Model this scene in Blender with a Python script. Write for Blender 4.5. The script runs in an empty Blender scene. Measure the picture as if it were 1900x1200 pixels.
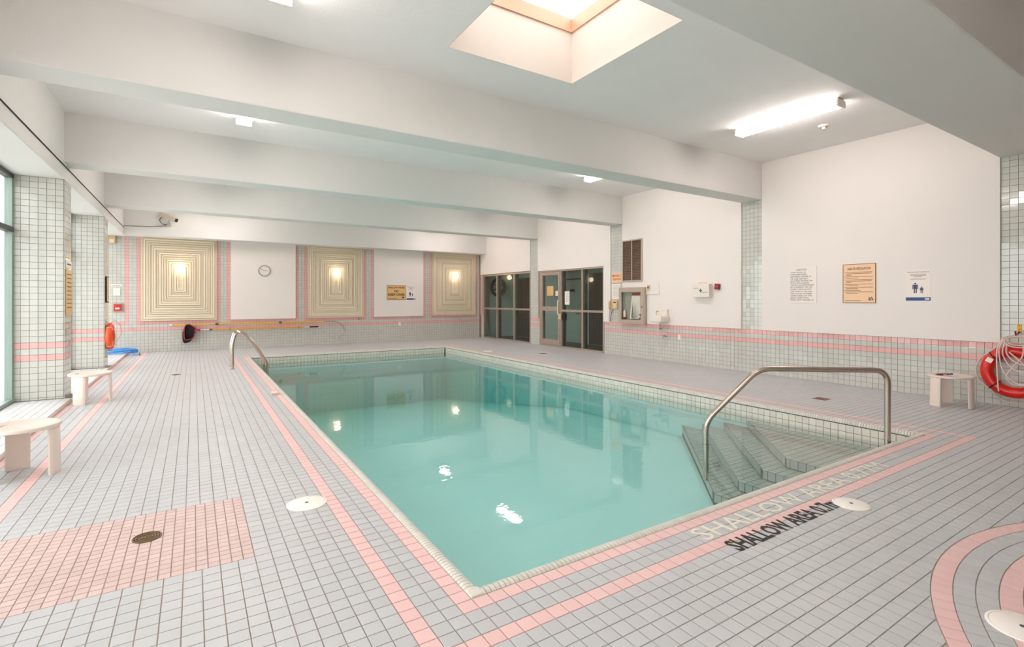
import bpy, bmesh, math, random
from mathutils import Matrix, Vector
random.seed(7)
SC = bpy.context.scene
COL = SC.collection
PI = math.pi

# ---------------------------------------------------------------- camera, world, exposure
FPX, YAW, HORIZ, EYE = 929.0, 0.5662, 555.75, 1.45
cam = bpy.data.cameras.new('camera'); camo = bpy.data.objects.new('camera', cam); COL.objects.link(camo)
cam.sensor_width = 36; cam.sensor_fit = 'HORIZONTAL'; cam.lens = FPX / 1900 * 36
cam.shift_y = -(600 - HORIZ) / 1900; cam.clip_start = 0.05; cam.clip_end = 200
camo.location = (0, 0, EYE); camo.rotation_euler = (PI / 2, 0, -YAW)
SC.camera = camo
SC.view_settings.view_transform = 'Standard'; SC.view_settings.look = 'None'
SC.view_settings.gamma = 1; SC.view_settings.use_curve_mapping = False
SC.view_settings.exposure = 0.14
W = bpy.data.worlds.new('overcast_sky'); SC.world = W; W.use_nodes = True
W.node_tree.nodes['Background'].inputs[0].default_value = (0.97, 0.98, 1.0, 1)
W.node_tree.nodes['Background'].inputs[1].default_value = 3.7
LAMP_TUBE, LAMP_GLOBE = 31.0, 10.0

# ---------------------------------------------------------------- small helpers
def lin(r, g, b):
    f = lambda c: (c / 255 / 12.92) if c / 255 <= 0.04045 else ((c / 255 + 0.055) / 1.055) ** 2.4
    return (f(r), f(g), f(b), 1)

def nodes_of(name):
    m = bpy.data.materials.new(name); m.use_nodes = True
    nt = m.node_tree; return m, nt, nt.nodes['Principled BSDF']

def mat(name, rgb, rough=0.5, metal=0.0, var=0.06, scale=6.0, bump=0.0, bscale=60.0, spec=0.5, coat=0.0):
    """plain painted or moulded surface: colour with soft procedural mottling and optional fine relief"""
    m, nt, p = nodes_of(name); L = nt.links.new
    c = lin(*rgb)
    tc = nt.nodes.new('ShaderNodeTexCoord'); n = nt.nodes.new('ShaderNodeTexNoise')
    n.inputs['Scale'].default_value = scale; n.inputs['Detail'].default_value = 3
    L(tc.outputs['Object'], n.inputs['Vector'])
    mx = nt.nodes.new('ShaderNodeMix'); mx.data_type = 'RGBA'
    mx.inputs[6].default_value = tuple(x * (1 - var) for x in c[:3]) + (1,)
    mx.inputs[7].default_value = tuple(min(1, x * (1 + var)) for x in c[:3]) + (1,)
    L(n.outputs['Fac'], mx.inputs[0]); L(mx.outputs[2], p.inputs['Base Color'])
    p.inputs['Roughness'].default_value = rough; p.inputs['Metallic'].default_value = metal
    p.inputs['Specular IOR Level'].default_value = spec; p.inputs['Coat Weight'].default_value = coat
    if bump:
        n2 = nt.nodes.new('ShaderNodeTexNoise'); n2.inputs['Scale'].default_value = bscale; n2.inputs['Detail'].default_value = 4
        L(tc.outputs['Object'], n2.inputs['Vector'])
        b = nt.nodes.new('ShaderNodeBump'); b.inputs['Strength'].default_value = bump; b.inputs['Distance'].default_value = 0.01
        L(n2.outputs['Fac'], b.inputs['Height']); L(b.outputs['Normal'], p.inputs['Normal'])
    return m

def tile_mat(name, rgb, rough, var=0.10, spec=0.5):
    """glazed tile: each tile (mesh island or object) takes its own slight shade"""
    m, nt, p = nodes_of(name); L = nt.links.new; c = lin(*rgb)
    g = nt.nodes.new('ShaderNodeNewGeometry'); oi = nt.nodes.new('ShaderNodeObjectInfo')
    a = nt.nodes.new('ShaderNodeMath'); a.operation = 'ADD'; f = nt.nodes.new('ShaderNodeMath'); f.operation = 'FRACT'
    L(g.outputs['Random Per Island'], a.inputs[0]); L(oi.outputs['Random'], a.inputs[1]); L(a.outputs[0], f.inputs[0])
    mx = nt.nodes.new('ShaderNodeMix'); mx.data_type = 'RGBA'
    mx.inputs[6].default_value = tuple(x * (1 - var) for x in c[:3]) + (1,)
    mx.inputs[7].default_value = tuple(min(1, x * (1 + var)) for x in c[:3]) + (1,)
    L(f.outputs[0], mx.inputs[0])
    n = nt.nodes.new('ShaderNodeTexNoise'); n.inputs['Scale'].default_value = 1.3; n.inputs['Detail'].default_value = 4
    L(g.outputs['Position'], n.inputs['Vector'])
    m2 = nt.nodes.new('ShaderNodeMix'); m2.data_type = 'RGBA'; m2.blend_type = 'MULTIPLY'; m2.inputs[0].default_value = 0.10
    L(mx.outputs[2], m2.inputs[6]); L(n.outputs['Fac'], m2.inputs[7])
    gm = nt.nodes.new('ShaderNodeBrightContrast'); gm.inputs[1].default_value = 0.0
    L(m2.outputs[2], gm.inputs[0]); L(gm.outputs[0], p.inputs['Base Color'])
    p.inputs['Roughness'].default_value = rough; p.inputs['Specular IOR Level'].default_value = spec
    return m

def emit(name, rgb, s):
    m = bpy.data.materials.new(name); m.use_nodes = True; nt = m.node_tree; nt.nodes.clear()
    e = nt.nodes.new('ShaderNodeEmission'); e.inputs[0].default_value = lin(*rgb); e.inputs[1].default_value = s
    o = nt.nodes.new('ShaderNodeOutputMaterial'); nt.links.new(e.outputs[0], o.inputs[0]); return m

def glassy(name, tint, ior, rough=0.0, bump=None, vol=None):
    """clear sheet or water surface: Fresnel reflection over tinted transmission"""
    m = bpy.data.materials.new(name); m.use_nodes = True; nt = m.node_tree; nt.nodes.clear(); L = nt.links.new
    # Schlick reflectance, the same from both sides of the sheet
    f0 = ((ior - 1) / (ior + 1)) ** 2
    ge = nt.nodes.new('ShaderNodeNewGeometry'); dt = nt.nodes.new('ShaderNodeVectorMath'); dt.operation = 'DOT_PRODUCT'
    L(ge.outputs['Normal'], dt.inputs[0]); L(ge.outputs['Incoming'], dt.inputs[1])
    def mth(op, a, b):
        k = nt.nodes.new('ShaderNodeMath'); k.operation = op
        for i, x in enumerate((a, b)):
            if x is None: continue
            if isinstance(x, (int, float)): k.inputs[i].default_value = x
            else: L(x, k.inputs[i])
        return k.outputs[0]
    ab = mth('ABSOLUTE', dt.outputs['Value'], None); om = mth('SUBTRACT', 1.0, ab); pw = mth('POWER', om, 5.0)
    fac = mth('ADD', mth('MULTIPLY', pw, 1 - f0), f0)
    t = nt.nodes.new('ShaderNodeBsdfTransparent'); t.inputs[0].default_value = tint
    g = nt.nodes.new('ShaderNodeBsdfGlossy'); g.inputs['Roughness'].default_value = rough
    mx = nt.nodes.new('ShaderNodeMixShader'); o = nt.nodes.new('ShaderNodeOutputMaterial')
    L(fac, mx.inputs[0]); L(t.outputs[0], mx.inputs[1]); L(g.outputs[0], mx.inputs[2]); L(mx.outputs[0], o.inputs[0])
    if bump:
        tc = nt.nodes.new('ShaderNodeTexCoord'); hs = []
        for sc, w in bump:
            n = nt.nodes.new('ShaderNodeTexNoise'); n.inputs['Scale'].default_value = sc; n.inputs['Detail'].default_value = 2
            n.inputs['Distortion'].default_value = 0.6
            L(tc.outputs['Object'], n.inputs['Vector'])
            k = nt.nodes.new('ShaderNodeMath'); k.operation = 'MULTIPLY'; k.inputs[1].default_value = w
            L(n.outputs['Fac'], k.inputs[0]); hs.append(k)
        ad = nt.nodes.new('ShaderNodeMath'); L(hs[0].outputs[0], ad.inputs[0]); L(hs[1].outputs[0], ad.inputs[1])
        b = nt.nodes.new('ShaderNodeBump'); b.inputs['Strength'].default_value = 1.0; b.inputs['Distance'].default_value = 1.0
        L(ad.outputs[0], b.inputs['Height']); L(b.outputs['Normal'], g.inputs['Normal']); L(b.outputs['Normal'], dt.inputs[0])
    if vol:
        v = nt.nodes.new('ShaderNodeVolumeAbsorption'); v.inputs[0].default_value = vol[0]; v.inputs[1].default_value = vol[1]
        sca = nt.nodes.new('ShaderNodeVolumeScatter'); sca.inputs[0].default_value = vol[2]; sca.inputs['Density'].default_value = vol[3]
        sh = nt.nodes.new('ShaderNodeAddShader'); L(v.outputs[0], sh.inputs[0]); L(sca.outputs[0], sh.inputs[1])
        L(sh.outputs[0] if vol[3] > 0 else v.outputs[0], o.inputs['Volume'])
    return m

M = {}
M['grout'] = mat('grout_brown', (184, 164, 150), 0.9)
M['wgrout'] = mat('grout_wall', (150, 138, 124), 0.9)
M['pgrout'] = mat('grout_pool', (84, 80, 72), 0.9)
M['ftile'] = tile_mat('floor_tile_grey', (198, 198, 199), 0.42, 0.03)
M['fpink'] = tile_mat('floor_tile_pink', (240, 200, 196), 0.42, 0.025)
M['fpale'] = tile_mat('floor_tile_palepink', (216, 190, 184), 0.45, 0.06)
M['wtile'] = tile_mat('wall_tile_grey', (208, 207, 199), 0.06, 0.035, 0.85)
M['wpink'] = tile_mat('wall_tile_pink', (236, 180, 176), 0.08, 0.03, 0.8)
M['white_tile'] = tile_mat('pool_tile_white', (226, 220, 208), 0.2, 0.05)
M['step_tile'] = tile_mat('step_tile_grey', (170, 172, 164), 0.35, 0.08)
M['coping'] = tile_mat('coping_tile', (222, 218, 208), 0.3, 0.06)
M['ledge_tile'] = tile_mat('ledge_tile', (216, 216, 216), 0.35, 0.04)
M['basin'] = mat('pool_paint', (200, 228, 226), 0.7, var=0.04, scale=1.5)
M['panel'] = mat('panel_white', (238, 230, 224), 0.55, var=0.015, scale=2, bump=0.05, bscale=200)
M['beige'] = mat('panel_beige', (232, 218, 194), 0.55, var=0.03, scale=9)
M['beige2'] = mat('panel_beige_shade', (220, 204, 176), 0.55, var=0.03, scale=9)
M['ceil'] = mat('ceiling_stipple', (247, 242, 240), 0.85, var=0.03, scale=3, bump=0.35, bscale=140)
M['beam'] = mat('beam_paint', (226, 224, 220), 0.8, var=0.03, scale=2, bump=0.25, bscale=120)
M['plaster'] = mat('skylight_plaster', (222, 208, 197), 0.8, var=0.03, scale=3)
M['copper'] = mat('skylight_frame_paint', (216, 170, 140), 0.4, var=0.04)
M['steel'] = mat('brushed_steel', (196, 180, 168), 0.22, 1.0, var=0.05, scale=30)
M['chrome'] = mat('chrome', (210, 205, 200), 0.1, 1.0)
M['alu'] = mat('aluminium_frame', (188, 172, 158), 0.35, 0.6, var=0.03)
M['alu_dark'] = mat('dark_aluminium', (82, 78, 70), 0.45, 0.4)
M['winframe'] = mat('green_window_frame', (150, 168, 160), 0.4, 0.3)
M['winframe_dark'] = mat('window_rail_dark', (78, 76, 70), 0.5, 0.2)
M['glass'] = glassy('clear_glass', (0.97, 0.985, 0.975, 1), 1.45)
M['glass_green'] = glassy('tinted_glass', (0.93, 0.97, 0.955, 1), 1.5)
M['water'] = glassy('pool_water', (0.97, 1, 0.99, 1), 1.33, 0.015, bump=((2.2, 0.0016), (12.0, 0.00042)),
                    vol=((0.30, 0.80, 0.78, 1), 0.34, (0.80, 0.97, 0.93, 1), 0.0))
M['white_plastic'] = mat('white_plastic', (236, 226, 216), 0.38, var=0.03)
M['stool'] = mat('stool_plastic', (238, 222, 210), 0.4, var=0.03)
M['stool_in'] = mat('stool_slot', (206, 166, 150), 0.5)
M['lid'] = mat('lid_plastic', (250, 243, 234), 0.4, var=0.02)
M['brass'] = mat('brass_grate', (150, 124, 92), 0.35, 0.8, var=0.1)
M['black'] = mat('black_matte', (18, 16, 16), 0.6)
M['ink'] = mat('black_ink', (30, 26, 24), 0.7)
M['grey_ink'] = mat('grey_ink', (96, 84, 80), 0.7)
M['mosaic'] = mat('white_mosaic', (236, 230, 212), 0.5)
M['blackpaint'] = mat('black_stencil', (28, 18, 16), 0.6)
M['red'] = mat('red_vinyl', (222, 24, 12), 0.3, var=0.04, coat=0.3)
M['orange'] = mat('orange_vinyl', (232, 84, 30), 0.35, var=0.05)
M['rope'] = mat('white_rope', (236, 214, 204), 0.8, var=0.05, scale=60, bump=0.4, bscale=300)
M['yellow'] = mat('yellow_pole', (236, 170, 30), 0.4)
M['bluegrey'] = mat('blue_collar', (60, 72, 96), 0.5)
M['net'] = mat('net_mesh', (34, 24, 28), 0.9)
M['netrim'] = mat('net_rim', (170, 40, 62), 0.45)
M['hose'] = mat('blue_hose', (78, 156, 226), 0.35, var=0.12, scale=14)
M['bronze'] = mat('bronze_sign', (228, 186, 128), 0.35, 0.15, var=0.04)
M['peach'] = mat('peach_sign', (242, 200, 160), 0.3, var=0.02)
M['paper'] = mat('white_sign', (242, 232, 224), 0.35, var=0.01)
M['brown_ink'] = mat('brown_ink', (104, 66, 40), 0.6)
M['orange_ink'] = mat('orange_ink', (190, 92, 40), 0.6)
M['blue_ink'] = mat('blue_ink', (52, 74, 136), 0.5)
M['navy'] = mat('navy_ink', (48, 52, 96), 0.5)
M['green_ink'] = mat('green_ink', (40, 120, 84), 0.5)
M['cabinet'] = mat('cabinet_tan', (184, 168, 150), 0.45, 0.1)
M['cabinet_in'] = mat('cabinet_inside', (150, 150, 138), 0.6)
M['darkred'] = mat('dark_red', (130, 24, 30), 0.4)
M['brightred'] = mat('alarm_red', (200, 52, 48), 0.4)
M['louvre'] = mat('louvre_brown', (122, 98, 84), 0.5, 0.2)
M['phone'] = mat('phone_beige', (222, 190, 140), 0.45)
M['teal'] = mat('teal_wall', (182, 200, 192), 0.7, var=0.03)
M['teal_door'] = mat('teal_door', (160, 184, 174), 0.5)
M['wood'] = mat('dark_wood', (66, 50, 42), 0.45, var=0.2, scale=14)
M['darkfloor'] = mat('lobby_floor', (66, 54, 48), 0.35, var=0.1)
M['lobbyceil'] = mat('lobby_ceiling', (170, 176, 168), 0.8)
M['cctv'] = mat('cctv_beige', (206, 194, 174), 0.4)
M['outdoor'] = mat('outdoor_paving', (226, 226, 222), 0.9)
M['goggle_blue'] = mat('goggle_blue', (36, 70, 200), 0.3)
M['tube'] = emit('tube_glow', (255, 241, 236), LAMP_TUBE)
M['globe'] = emit('globe_glow', (255, 236, 204), LAMP_GLOBE)
M['lens'] = mat('lens_edge', (240, 226, 212), 0.3)
M['concrete'] = mat('shell_concrete', (180, 178, 170), 0.9)

# ---------------------------------------------------------------- objects
def tag(o, label=None, cat=None, group=None, kind=None):
    if label: o['label'] = label
    if cat: o['category'] = cat
    if group: o['group'] = group
    if kind: o['kind'] = kind
    return o

def link(o, parent=None):
    COL.objects.link(o)
    if parent is not None: o.parent = parent
    return o

def frame(o, ux=(1, 0, 0), uy=(0, 1, 0)):
    ux, uy = Vector(ux).normalized(), Vector(uy).normalized(); n = ux.cross(uy)
    m = Matrix.Identity(4)
    for i in range(3): m[i][0], m[i][1], m[i][2], m[i][3] = ux[i], uy[i], n[i], o[i]
    return m
def on_right(y, z, x=9.37): return frame((x, y, z), (0, -1, 0), (0, 0, 1))     # u runs to -Y, v up, w into the room
def on_back(x, z, y=17.0): return frame((x, y, z), (1, 0, 0), (0, 0, 1))       # u runs to +X, v up, w into the room
def on_left(y, z, x=-1.55): return frame((x, y, z), (0, 1, 0), (0, 0, 1))

def thing(name, label, cat, m=None, group=None, parent=None):
    o = bpy.data.objects.new(name, None); o.empty_display_size = 0.1; link(o, parent)
    if m is not None: o.matrix_local = m
    return tag(o, label, cat, group)

class MB:
    """collects shapes; build() links them as one mesh object"""
    def __init__(s): s.v, s.f = [], []
    def add(s, v, f):
        k = len(s.v); s.v += [tuple(x) for x in v]; s.f += [tuple(i + k for i in q) for q in f]; return s
    def box(s, x0, x1, y0, y1, z0, z1, bev=0.0):
        if bev:
            bm = bmesh.new(); bmesh.ops.create_cube(bm, size=1)
            for v in bm.verts: v.co = ((x0 + x1) / 2 + v.co.x * (x1 - x0), (y0 + y1) / 2 + v.co.y * (y1 - y0), (z0 + z1) / 2 + v.co.z * (z1 - z0))
            bmesh.ops.bevel(bm, geom=list(bm.edges), offset=bev, segments=2, affect='EDGES', profile=0.6)
            bm.verts.index_update(); s.add([v.co[:] for v in bm.verts], [[v.index for v in f.verts] for f in bm.faces]); bm.free(); return s
        return s.add([(x0, y0, z0), (x1, y0, z0), (x1, y1, z0), (x0, y1, z0), (x0, y0, z1), (x1, y0, z1), (x1, y1, z1), (x0, y1, z1)],
                     [(3, 2, 1, 0), (4, 5, 6, 7), (0, 1, 5, 4), (1, 2, 6, 5), (2, 3, 7, 6), (3, 0, 4, 7)])
    def prism(s, poly, z0, z1):
        n = len(poly); v = [(p[0], p[1], z0) for p in poly] + [(p[0], p[1], z1) for p in poly]
        f = [tuple(range(n - 1, -1, -1)), tuple(range(n, 2 * n))] + [(i, (i + 1) % n, n + (i + 1) % n, n + i) for i in range(n)]
        return s.add(v, f)
    def lathe(s, prof, seg=32, c=(0, 0, 0)):
        v, f, n = [], [], len(prof)
        for k in range(seg):
            a = 2 * PI * k / seg
            for r, z in prof: v.append((c[0] + r * math.cos(a), c[1] + r * math.sin(a), c[2] + z))
        for k in range(seg):
            q = (k + 1) % seg
            for i in range(n - 1): f.append((k * n + i, q * n + i, q * n + i + 1, k * n + i + 1))
        return s.add(v, f)
    def tube(s, pts, r, seg=10, closed=False, radii=None):
        pts = [Vector(p) for p in pts]; n = len(pts); v, f = [], []
        T = []
        for i in range(n):
            a = pts[i - 1] if (i or closed) else pts[0]; b = pts[(i + 1) % n] if (i < n - 1 or closed) else pts[-1]
            T.append((b - a).normalized())
        up = Vector((0, 0, 1)) if abs(T[0].z) < 0.9 else Vector((1, 0, 0))
        N = T[0].cross(up).normalized()
        for i in range(n):
            N = (N - T[i] * N.dot(T[i])).normalized(); B = T[i].cross(N); rr = radii[i] if radii else r
            for k in range(seg):
                a = 2 * PI * k / seg; v.append(pts[i] + (N * math.cos(a) + B * math.sin(a)) * rr)
        for i in range(n if closed else n - 1):
            j = (i + 1) % n
            for k in range(seg): f.append((i * seg + k, i * seg + (k + 1) % seg, j * seg + (k + 1) % seg, j * seg + k))
        if not closed: f += [tuple(range(seg - 1, -1, -1)), tuple((n - 1) * seg + k for k in range(seg))]
        return s.add(v, f)
    def sphere(s, c, r, seg=20, sz=1.0):
        pr = [(r * math.sin(PI * i / 12) + 1e-5, -r * sz * math.cos(PI * i / 12)) for i in range(13)]
        return s.lathe(pr, seg, c)
    def build(s, name, m, parent=None, smooth=False, loc=None):
        me = bpy.data.meshes.new(name); me.from_pydata(s.v, [], s.f); me.update()
        me.materials.append(m if not isinstance(m, str) else M[m])
        if smooth:
            me.polygons.foreach_set('use_smooth', [True] * len(me.polygons))
            me.set_sharp_from_angle(angle=math.radians(45))
        o = bpy.data.objects.new(name, me); link(o, parent)
        if loc is not None: o.matrix_local = loc if isinstance(loc, Matrix) else Matrix.Translation(loc)
        return o

def smooth_path(pts, per=8, closed=False):
    pts = [Vector(p) for p in pts]; n = len(pts); out = []
    rng = range(n if closed else n - 1)
    for i in rng:
        p1, p2 = pts[i], pts[(i + 1) % n]
        p0 = pts[i - 1] if (i or closed) else p1 * 2 - p2
        p3 = pts[(i + 2) % n] if (i + 2 < n or closed) else p2 * 2 - p1
        for k in range(per):
            t = k / per
            out.append(0.5 * ((2 * p1) + (-p0 + p2) * t + (2 * p0 - 5 * p1 + 4 * p2 - p3) * t * t + (-p0 + 3 * p1 - 3 * p2 + p3) * t ** 3))
    if not closed: out.append(pts[-1])
    return out

def fillet(pts, r, seg=6):
    """polyline with rounded corners"""
    pts = [Vector(p) for p in pts]; out = [pts[0]]
    for i in range(1, len(pts) - 1):
        a, b, c = pts[i - 1], pts[i], pts[i + 1]
        d1, d2 = (a - b).normalized(), (c - b).normalized(); rr = min(r, (a - b).length * .49, (c - b).length * .49)
        p, q = b + d1 * rr, b + d2 * rr
        for k in range(seg + 1):
            t = k / seg; out.append((1 - t) ** 2 * p + 2 * t * (1 - t) * b + t * t * q)
    out.append(pts[-1]); return out

def text(body, size, m, parent, loc, name='lettering', width=None, align='CENTER', thick=0.0006, bold=0.0, height=None):
    """flat raised lettering, centred on loc (a frame); stretched to width / height when given"""
    cu = bpy.data.curves.new(name, 'FONT'); cu.body = body; cu.size = size; cu.align_x = align; cu.align_y = 'CENTER'
    cu.extrude = thick; cu.offset = bold; cu.resolution_u = 2
    ob = bpy.data.objects.new('tmp_text', cu)
    me = bpy.data.meshes.new_from_object(ob); bpy.data.objects.remove(ob); bpy.data.curves.remove(cu)
    xs = [v.co.x for v in me.vertices]; ys = [v.co.y for v in me.vertices]
    if xs:
        cx, cy = (min(xs) + max(xs)) / 2, (min(ys) + max(ys)) / 2
        sx = width / (max(xs) - min(xs)) if width else 1.0; sy = height / (max(ys) - min(ys)) if height else 1.0
        if align == 'LEFT': cx = 0
        for v in me.vertices: v.co.x = (v.co.x - cx) * sx; v.co.y = (v.co.y - cy) * sy
    me.name = name; me.materials.clear(); me.materials.append(M[m])
    o = bpy.data.objects.new(name, me); link(o, parent); o.matrix_local = loc if isinstance(loc, Matrix) else Matrix.Translation(loc)
    return o

# ---------------------------------------------------------------- tiles
def screen_area(pts):
    """rough size in the picture of a small polygon in metres (0 when outside the frame)"""
    S, C = math.sin(YAW), math.cos(YAW); q = []
    for p in pts:
        dep = p[0] * S + p[1] * C
        if dep < 0.3: return 0
        lat = p[0] * C - p[1] * S
        u, v = 950 + FPX * lat / dep, HORIZ - FPX * (p[2] - EYE) / dep
        if u < -30 or u > 1930 or v < -20 or v > 1225: return 0
        q.append((u, v))
    return abs(sum(q[i][0] * q[i - 1][1] - q[i - 1][0] * q[i][1] for i in range(len(q)))) / 2

def inset(poly, d):
    n = len(poly); out = []
    for i in range(n):
        (ax, ay), (bx, by), (cx, cy) = poly[i - 1], poly[i], poly[(i + 1) % n]
        e1 = (bx - ax, by - ay); e2 = (cx - bx, cy - by); l1, l2 = math.hypot(*e1), math.hypot(*e2)
        if l1 < 1e-6 or l2 < 1e-6: return None
        n1 = (-e1[1] / l1, e1[0] / l1); n2 = (-e2[1] / l2, e2[0] / l2)
        den = 1 + n1[0] * n2[0] + n1[1] * n2[1]
        if den < 0.2: den = 0.2
        out.append((bx + (n1[0] + n2[0]) * d / den, by + (n1[1] + n2[1]) * d / den))
    return out

def clip(poly, a, b, c):
    """keep a*x+b*y>=c"""
    out = []
    for i in range(len(poly)):
        p, q = poly[i - 1], poly[i]; dp, dq = a * p[0] + b * p[1] - c, a * q[0] + b * q[1] - c
        if (dp >= 0) != (dq >= 0):
            t = dp / (dp - dq); out.append((p[0] + (q[0] - p[0]) * t, p[1] + (q[1] - p[1]) * t))
        if dq >= 0: out.append(q)
    r = []
    for p in out:
        if not r or math.hypot(p[0] - r[-1][0], p[1] - r[-1][1]) > 1e-4: r.append(p)
    if len(r) > 1 and math.hypot(r[0][0] - r[-1][0], r[0][1] - r[-1][1]) < 1e-4: r.pop()
    return r

def area2(p): return abs(sum(p[i][0] * p[i - 1][1] - p[i - 1][0] * p[i][1] for i in range(len(p)))) / 2

def tile_verts(poly, th, gap, ch, jit=0.0):
    a = inset(poly, gap / 2); b = inset(poly, gap / 2 + ch) if a else None
    if not b: return None
    n = len(poly)
    v = [(x, y, 0.0) for x, y in a] + [(x, y, th - ch * .6) for x, y in a] + [(x, y, th) for x, y in b]
    if jit:
        gx, gy = random.uniform(-jit, jit), random.uniform(-jit, jit); cx, cy = b[0]
        v = [(x, y, z + ((x - cx) * gx + (y - cy) * gy if z > 0 else 0)) for x, y, z in v]
    f = [tuple(range(2 * n, 3 * n))]
    for i in range(n):
        j = (i + 1) % n
        f += [(i, j, n + j, n + i), (n + i, n + j, 2 * n + j, 2 * n + i)]
    return v, f

def lay_tiles(parent, fr, cells, mats, nind, name='tile', th=0.006, gap=0.005, ch=0.0015, jit=0.0, minarea=60, rest='tile_field'):
    """cells: (polygon, material index). The nind largest in the picture become objects, the rest one mesh."""
    sc = []
    for i, (p, mi) in enumerate(cells):
        w = [fr @ Vector((x, y, th)) for x, y in p]; sc.append((screen_area(w), i))
    sc.sort(reverse=True)
    ind = set(i for a, i in sc[:nind] if a >= minarea)
    cache = {}; inv = Matrix.Identity(4)
    V, F, MI = [], [], []
    for i, (p, mi) in enumerate(cells):
        if i in ind:
            ox, oy = p[0]; q = [(x - ox, y - oy) for x, y in p]
            key = (mi, random.randrange(4) if jit else 0) + tuple(round(c, 4) for t in q for c in t)
            me = cache.get(key)
            if me is None:
                tv = tile_verts(q, th, gap, ch, jit)
                if not tv: continue
                me = bpy.data.meshes.new(name); me.from_pydata(tv[0], [], tv[1]); me.materials.append(mats[mi]); cache[key] = me
            o = bpy.data.objects.new(name, me); link(o, parent); o.matrix_local = fr @ Matrix.Translation((ox, oy, 0))
        else:
            tv = tile_verts(p, th, gap, ch, jit)
            if not tv: continue
            k = len(V); V += tv[0]; F += [tuple(a + k for a in q) for q in tv[1]]; MI += [mi] * len(tv[1])
    if V:
        me = bpy.data.meshes.new(rest); me.from_pydata(V, [], F)
        for m in mats: me.materials.append(m)
        me.polygons.foreach_set('material_index', MI); me.update()
        o = bpy.data.objects.new(rest, me); link(o, parent); o.matrix_local = fr; o['kind'] = 'stuff'
    return len(ind)

def rect(x0, y0, x1, y1): return [(x0, y0), (x1, y0), (x1, y1), (x0, y1)]

# ---------------------------------------------------------------- main dimensions (metres)
P = 0.0845                      # floor and pool tile pitch
PW = 0.0856                     # wall tile pitch
X0, Y0 = 1.137, 2.154           # outer near corner of the pool coping
NX, NY = 65, 143
X1, Y1 = X0 + NX * P, Y0 + NY * P
CW = 0.07                       # coping width
IX0, IX1, IY0, IY1 = X0 + CW, X1 - CW, Y0 + CW, Y1 - CW
XL, XR, YB, YF = -1.55, 9.37, 17.0, -3.6
ZC, ZB = 4.11, 3.40             # ceiling and beam soffit
XWIN = -2.10
ZW = -0.17                      # water level
BEAMS = [(1.30, 2.215), (5.625, 6.053), (9.391, 9.819), (13.158, 13.586)]
SKY = (2.26, 3.93, 3.15, 4.81)

# ---------------------------------------------------------------- floor
fl = MB(); zt = -0.006
fl.box(XL - 0.55, X0, YF, YB, -0.3, zt); fl.box(X1, XR, YF, YB, -0.3, zt)
fl.box(X0, X1, YF, Y0, -0.3, zt); fl.box(X0, X1, Y1, YB, -0.3, zt)
floor = fl.build('floor', 'grout'); tag(floor, kind='structure')
SPC, SPR = (3.80, -1.098), 2.199     # centre and radius of the round pink paving by the spa
cells = []
jmin, jmax = int((-0.7 - Y0) / P), int((YB - Y0) / P) + 1
imin, imax = int((XL + 0.03 - X0) / P) - 2, int((XR - X0) / P) + 1
PR = (X0 - 28 * P, X0 - 10 * P, Y0 + 12 * P, Y0 + 24 * P)   # pale pink panel around the drain (x0,x1,y0,y1)
XLEDGE = -1.47
for i in range(imin, imax + 1):
    for j in range(jmin, jmax + 1):
        if 0 <= i < NX and 0 <= j < NY: continue
        x, y = X0 + i * P, Y0 + j * P
        p = rect(x, y, min(x + P, XR), min(y + P, YB))
        if x < XLEDGE: p = clip(p, 1, 0, XLEDGE)
        if len(p) < 3 or p[1][0] - p[0][0] < 0.012 or x >= XR - .01 or y >= YB - .01: continue
        if PR[0] - .001 <= x < PR[1] - .001 and PR[2] - .001 <= y < PR[3] - .001: continue
        cx, cy = x + P / 2 - SPC[0], y + P / 2 - SPC[1]; d = math.hypot(cx, cy)
        if d < SPR + 0.075:
            if d < SPR - 0.075: continue
            p = clip(p, cx / d, cy / d, SPR + (cx / d) * SPC[0] + (cy / d) * SPC[1])
            if len(p) < 3 or area2(p) < 0.0004: continue
        ring = max(-i, i - NX + 1, -j, j - NY + 1)
        mi = 1 if ring in (1, 4) else 0
        if i == -27 or i <= -31: mi = 1
        cells.append((p, mi))
# round paving: pink ring, two grey rings, then pink rings inwards
r = SPR; k = 0
while r > 1.2:
    n = max(24, int(2 * PI * (r - P / 2) / (P * 1.0)))
    for t in range(n):
        a0, a1 = 2 * PI * t / n, 2 * PI * (t + 1) / n
        if SPC[1] + r * math.sin((a0 + a1) / 2) < -0.9: continue
        q = [(SPC[0] + rr * math.cos(a), SPC[1] + rr * math.sin(a)) for rr, a in ((r - P, a0), (r, a0), (r, a1), (r - P, a1))]
        cells.append((q, 0 if k in (1, 2) else 1))
    r -= P; k += 1
P2 = (PR[1] - PR[0]) / 27
n2 = round((PR[3] - PR[2]) / P2); P3 = (PR[3] - PR[2]) / n2
for i in range(27):
    for j in range(n2):
        cells.append((rect(PR[0] + i * P2, PR[2] + j * P3, PR[0] + (i + 1) * P2, PR[2] + (j + 1) * P3), 2))
lay_tiles(floor, frame((0, 0, zt)), cells, [M['ftile'], M['fpink'], M['fpale']], 300, gap=0.0045, ch=0.0016, jit=0.004)

# mosaic and stencilled depth lettering lies in the floor
text('SHALLOW AREA 0.77M', 0.2, 'mosaic', floor, frame((3.86, Y0 - 2 * P, 0.0008)), width=2.50, height=1.72 * P, thick=0.0004)
text('SHALLOW AREA 0.7m', 0.2, 'blackpaint', floor, frame((3.26, Y0 - 4.35 * P, 0.0008)), width=1.20, height=1.55 * P, thick=0.0004, bold=0.006)

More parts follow.
